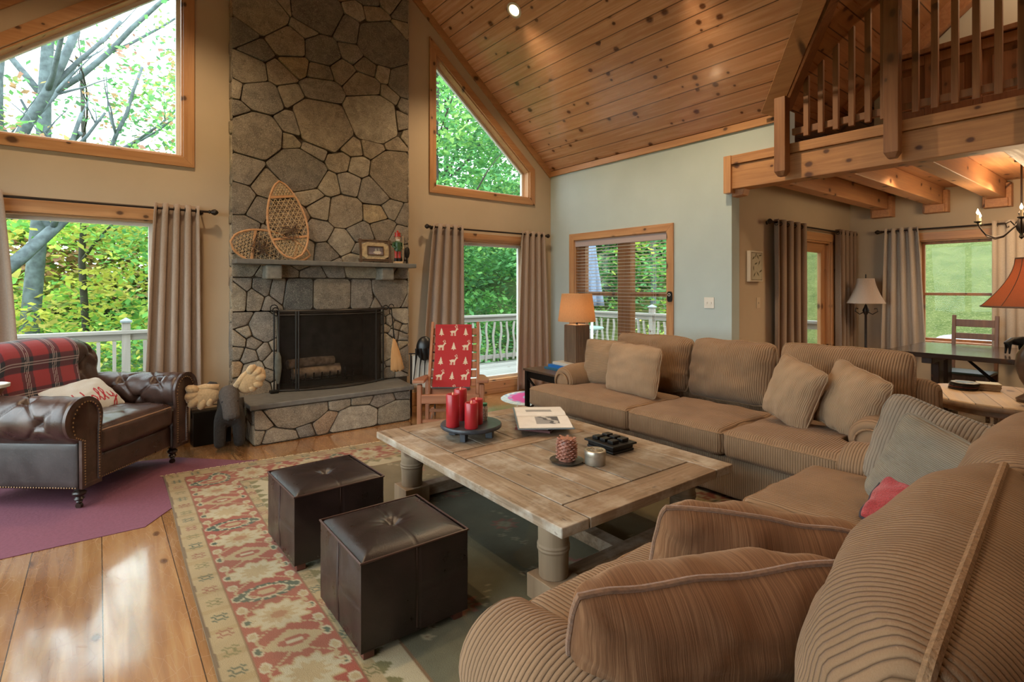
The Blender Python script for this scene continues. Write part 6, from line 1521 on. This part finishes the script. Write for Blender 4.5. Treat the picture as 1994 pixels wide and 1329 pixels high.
def artf(u, v):
    x, z = (u-.5)*.235, (v-.5)*.30; c = (.50, .45, .33); 
    for px_, pz_, a in ((-.07,.09,.6), (.02,.10,2.2), (.05,.04,1.0), (-.02,.03,.3), (-.07,-.02,1.7), (.08,-.05,.4), (-.05,-.09,.9), (.02,-.08,2.4), (.07,.12,.2), (-.02,.12,1.2)):
        dx, dz = x-px_, z-pz_; p_, q_ = dx*math.cos(a)+dz*math.sin(a), -dx*math.sin(a)+dz*math.cos(a)
        if ell(p_, q_, .024, .0085) < 1 or (abs(q_) < .0018 and abs(p_) < .036): c = (.10, .085, .05)
    if abs(x) > .110 or abs(z) > .142: c = (.22, .17, .11)
    cols.append((*c, 1)); return (x, -.0415, z)
m.grid(artf, 70, 90); m.col = cols; m.build('picture', attrmat('art_print', .7, 60, .1), t)
# ================================================================ dining corner
m_dt = wood('dining_top', (.035, .022, .016), (.075, .048, .034), 1, 1, .1, rough=.2, plank=(0, .16), gap=.003, coat=.4)
m_dtz = wood('dining_trestle', (.035, .020, .014), (.07, .042, .03), 2, 1, .1, rough=.35)
dt = thing('dining_table', 'long dark trestle dining table in front of the dining window', 'dining table', (7.05, .70, .002))
m = M(); m.box(-.62, .66, -1.25, 1.25, .71, .757); m.build('tabletop', m_dt, dt, bevel=.006)
for y in (.92, -.92):
    m = M(); m.box(-.40, .44, y-.05, y+.05, .0, .07); m.box(-.50, .52, y-.045, y+.045, .64, .709); m.box(-.22, -.06, y-.035, y+.035, .07, .64); m.box(.10, .26, y-.035, y+.035, .07, .64); m.build('trestle', m_dtz, dt, bevel=.006)
m = M(); m.box(-.02, .06, -.885, .885, .20, .29); m.build('stretcher', m_dtz, dt, bevel=.006)
for s in (-1, 1): m = M(); m.tube([(.02, s*.30, .29), (.02, s*.48, .44), (.02, s*.50, .455), (.02, s*.75, .70)], [.012, .012, .018, .012], 8); m.build('iron_brace', m_black, dt, smooth=True)
m_ch = wood('dining_chair_wood', (.12, .055, .03), (.22, .11, .06), 2, 1, .1, rough=.4)
def dchair(label, x, y, rz):
    t = thing('dining_chair', label, 'chair', (x, y, 0), rz, group='wooden dining chairs at the far side of the table')
    for s in (-1, 1):
        m = M(); m.beam((s*.19, .20, 0), (s*.19, .20, .48), .036, .036, (0,1,0)); m.beam((s*.19, .20, .46), (s*.19, .27, 1.08), .036, .032, (0,1,0)); m.build('leg', m_ch, t, bevel=.004)
        m = M(); m.beam((s*.19, -.19, 0), (s*.19, -.19, .44), .036, .036, (0,1,0)); m.build('leg', m_ch, t, bevel=.004)
        m = M(); m.box(s*.19-.012, s*.19+.012, -.18, .19, .16, .19); m.build('side_stretcher', m_ch, t, bevel=.003)
    for z, h in ((.99, .085), (.84, .07), (.68, .06)): m = M(); yy = .20+(z-.46)*.113; m.beam((-.175, yy, z), (.175, yy, z), .018, h); m.build('back_slat', m_ch, t, bevel=.004)
    m = M(); m.box(-.215, .215, -.215, .185, .44, .465); m.build('seat', plain('dark_green_seat', (.06, .08, .05), .35), t, bevel=.008)
    m = M(); m.box(-.18, .18, -.20, -.18, .38, .435); m.build('front_rail', m_ch, t, bevel=.003)
    m = M(); m.box(-.18, .18, .19, .21, .38, .435); m.build('rear_rail', m_ch, t, bevel=.003)
dchair('wooden ladder-back dining chair framed by the dining window', 7.72, 1.52, -PI/2)
dchair('dark ladder-back dining chair cut off by the right edge of the picture', 7.72, .72, -PI/2)
# small animal figurine on the dining table
t = thing('animal_figurine', 'dark grazing animal figurine on the dining table at the right edge', 'figurine', (6.90, 1.02, .76), 2.4)
pts = [(0, 0, .13), (.07, 0, .135), (-.06, 0, .13), (-.10, 0, .16), (-.135, 0, .14), (-.155, 0, .11), (.065, .02, .07), (.07, .02, .008), (.065, -.02, .07), (.075, -.02, .008), (-.055, .02, .065), (-.06, .02, .008), (-.055, -.02, .065), (-.07, -.02, .008), (.10, 0, .10)]
skin('body', pts, [(0,1), (0,2), (2,3), (3,4), (4,5), (1,6), (6,7), (1,8), (8,9), (2,10), (10,11), (2,12), (12,13), (1,14)], [.034, .030, .032, .022, .019, .012, .012, .007, .012, .007, .012, .007, .012, .007, .006], m_black, t)
# round planked end table
m_rd = wood('round_table_plank', (.40, .25, .13), (.58, .40, .23), 0, 1, .12, rough=.5, plank=(1, .13), gap=.004)
m_rdr = plain('round_table_rim', (.26, .16, .085), .5, nz=.3, scale=20)
RT = (5.30, .82)
t = thing('round_table', 'round planked wooden end table behind the sofas under the red lamp', 'table', (*RT, .002), .35)
m = M(); m.lathe([(.52, .553), (.535, .560), (.535, .588), (.525, .598), (.001, .598)], n=64); m.build('tabletop', m_rd, t, smooth=True, angle=40)
m = M(); m.lathe([(.537, .556), (.543, .565), (.543, .583), (.537, .592)], n=64, cap=False); m.lathe([(.43, .50), (.44, .505), (.44, .552), (.43, .552)], n=48); m.build('rim', m_rdr, t, smooth=True, angle=40)
m = M(); m.lathe([(.10, .03), (.11, .06), (.06, .12), (.05, .25), (.075, .35), (.05, .42), (.09, .50)], n=24); m.build('pedestal', m_rdr, t, smooth=True)
for k in range(4): a = PI/4+k*PI/2; m = M(); m.tube([(.06*math.cos(a), .06*math.sin(a), .12), (.2*math.cos(a), .2*math.sin(a), .07), (.34*math.cos(a), .34*math.sin(a), .018)], [.03, .026, .018], 8); m.build('foot', m_rdr, t, smooth=True)
ZT = .6015
for k in range(4):
    c_ = [(.02,.02,.02), (.05,.03,.03), (.02,.02,.02), (.14,.02,.02)][k]
    t = thing('coaster', ['lowest dark round coaster of the stack on the round table', 'second dark round coaster from the bottom of the stack on the round table', 'third dark round coaster of the stack on the round table', 'topmost round coaster with pale ring on the round table'][k], 'coaster', (5.385+.004*k, 1.10-.003*k, ZT+.0135*k), group='stack of round coasters')
    m = M(); m.lathe([(.088, 0), (.092, .003), (.092, .010), (.088, .013), (.001, .013)], n=36); m.build('disc', plain('coaster_dark', (.02,.018,.018), .4, nz=.8, scale=50) if k != 1 else plain('coaster_red', (.12,.03,.02), .4, nz=.7, scale=50), t, smooth=True, angle=40)
    m = M(); m.lathe([(.060, .0131), (.064, .0138), (.080, .0138), (.084, .0131)], n=36, cap=False); m.build('ring_inlay', plain('coaster_inlay', (.45,.36,.20), .4, nz=.6, scale=90), t, smooth=True)
for k in range(5):
    t = thing('square_coaster', ['lowest square cork coaster of the pile beside the round coasters', 'second square cork coaster from the bottom', 'middle square cork coaster of the pile of five', 'fourth square cork coaster from the bottom', 'topmost square coaster with printed cream face'][k], 'coaster', (5.50+.003*(k % 2), .975-.002*k, ZT+.0105*k), .30+.04*(k % 3), group='pile of square coasters')
    m = M(); m.box(-.068, .068, -.068, .068, 0, .0068); m.build('cork', plain('cork_layer', (.36, .20, .10), .8, nz=.3, scale=120), t, bevel=.001)
    m = M(); m.box(-.068, .068, -.068, .068, .0069, .0102); m.build('printed_face', plain('cream_face', (.60, .52, .30), .4, nz=.25, scale=60), t, bevel=.0008)
# lamp with flared red shade
m_rs = shademat('red_silk_shade', (.46, .155, .075), .36, 200); m_pk = shademat('shade_lining', (.85, .62, .42), .5, 200)
rl = thing('table_lamp', 'table lamp with flared russet silk shade on the round end table', 'lamp', (5.14, .67, ZT))
m = M(); m.lathe([(.085, 0), (.09, .02), (.05, .05), (.035, .09), (.07, .16), (.095, .25), (.085, .33), (.045, .40), (.03, .46), (.02, .48)], n=28); m.build('base', plain('lamp_urn', (.09,.05,.03), .3, nz=.4), rl, smooth=True)
m = M(); m.cyl((0,0,.48), (0,0,1.05), .008); m.lathe([(.004, 1.035), (.014, 1.045), (.016, 1.06), (.008, 1.075), (.010, 1.085), (.002, 1.10)], n=14); m.build('stem', m_dark, rl, smooth=True)
def rsh(r): 
    pr = []
    for k in range(17): t_ = k/16; pr.append((.088+(.275-.088)*((1-t_)**1.75)+.0*t_, .665+.34*t_))
    return [(a+r, z) for a, z in pr]
m = M(); m.lathe(rsh(.002), n=48, cap=False); m.build('lamp_shade', m_rs, rl, smooth=True, angle=180)
m = M(); m.lathe(rsh(-.001), n=48, cap=False); m.build('shade_lining', m_pk, rl, smooth=True, angle=180)
m = M(); m.lathe([(.276, .660), (.281, .664), (.279, .672), (.272, .668)], n=48); m.lathe([(.088, 1.0), (.093, 1.003), (.092, 1.012), (.086, 1.01)], n=30)
for k in range(8):
    a = k*PI/4+.3; m.tube([((r+.0035)*math.cos(a), (r+.0035)*math.sin(a), z) for r, z in rsh(0)[::2]], .0022, 5)
m.build('trim_braid', plain('brown_braid', (.12,.06,.035), .7), rl, smooth=True)
m = M(); m.ball((0,0,.80), .032, 10); m.build('bulb', emis('lamp_bulb2', (1, .68, .38), 26), rl, smooth=True)
light('red_lamp_light', 'POINT', (5.14, .67, ZT+.80), 20, (1, .66, .36), .04)
# floor lamp in the corner
m_cs = shademat('cream_silk_shade', (.66, .52, .42), .35, 200)
fl = thing('floor_lamp', 'unlit bronze floor lamp with cream bell shade in the dining corner', 'lamp', (7.78, 2.56, .002))
m = M(); m.lathe([(.13, 0), (.14, .015), (.11, .03), (.04, .05), (.02, .09), (.014, .12), (.014, .60), (.022, .62), (.014, .64), (.014, 1.05), (.03, 1.08), (.038, 1.11), (.02, 1.15), (.012, 1.18)], n=24); m.build('pole', m_dark, fl, smooth=True)
m = M()
for k in range(3):
    a = k*2*PI/3+.4; c_, s_ = math.cos(a), math.sin(a); m.tube([(.02*c_, .02*s_, 1.09), (.08*c_, .08*s_, 1.06), (.14*c_, .14*s_, 1.10), (.13*c_, .13*s_, 1.14), (.10*c_, .10*s_, 1.13)], .006, 6)
m.build('scroll_arm', m_dark, fl, smooth=True)
m = M(); pr = [(.095+(.215-.095)*((1-k/14)**1.5), 1.20+.32*k/14) for k in range(15)]; m.lathe(pr+[(a-.003, z) for a, z in reversed(pr)]+[pr[0]], n=48, cap=False); m.build('lamp_shade', m_cs, fl, smooth=True, angle=180)
m = M(); m.cyl((0,0,1.18), (0,0,1.54), .005); m.lathe([(.003, 1.525), (.010, 1.535), (.006, 1.55), (.009, 1.56), (.001, 1.58)], n=12); m.build('finial', m_dark, fl, smooth=True)
# chandelier
cx_, cy_ = 6.99, .99
cl_ = thing('chandelier', 'iron candle chandelier with flame bulbs hanging over the dining table', 'chandelier', (cx_, cy_, 2.0))
m = M(); m.cyl((0, 0, .12), (0, 0, .64), .008); m.lathe([(.002, -.13), (.02, -.11), (.012, -.08), (.035, -.04), (.045, 0), (.03, .05), (.015, .09), (.025, .12), (.01, .15)], n=20); m.lathe([(.05, .62), (.055, .63), (.03, .64)], n=20); m.build('centre_stem', m_dark, cl_, smooth=True)
m_ivory = plain('candle_sleeve', (.62, .50, .30), .5)
g = G('flame_bulb'); m_flame = g.end(g.n('Emission', Color=(1, .80, .50, 1), Strength=40))
for k in range(6):
    a = math.radians(128.0+60*k); c_, s_ = math.cos(a), math.sin(a); P = lambda r, z: (r*c_, r*s_, z)
    m = M(); m.tube([P(.03, .02), P(.08, -.03), P(.15, -.095), P(.22, -.11), P(.29, -.08), P(.34, -.01), P(.355, .035)], .007, 8); m.tube([P(.05, .0), P(.09, .05), P(.13, .03), P(.12, -.01), P(.10, .0)], .005, 6); m.build('arm', m_dark, cl_, smooth=True)
    m = M(); m.lathe([(.006, .03), (.030, .042), (.032, .050), (.012, .052)], .355*c_, .355*s_, 16); m.build('drip_pan', m_dark, cl_, smooth=True)
    m = M(); m.lathe([(.0115, .052), (.0115, .115), (.006, .118)], .355*c_, .355*s_, 14); m.build('candle_sleeve', m_ivory, cl_, smooth=True)
    m = M(); m.lathe([(.004, .118), (.012, .130), (.013, .142), (.006, .160), (.001, .176)], .355*c_, .355*s_, 12); m.build('flame_bulb', m_flame, cl_, smooth=True)
light('chandelier_light', 'POINT', (cx_, cy_, 2.20), 34, (1, .72, .42), .25)
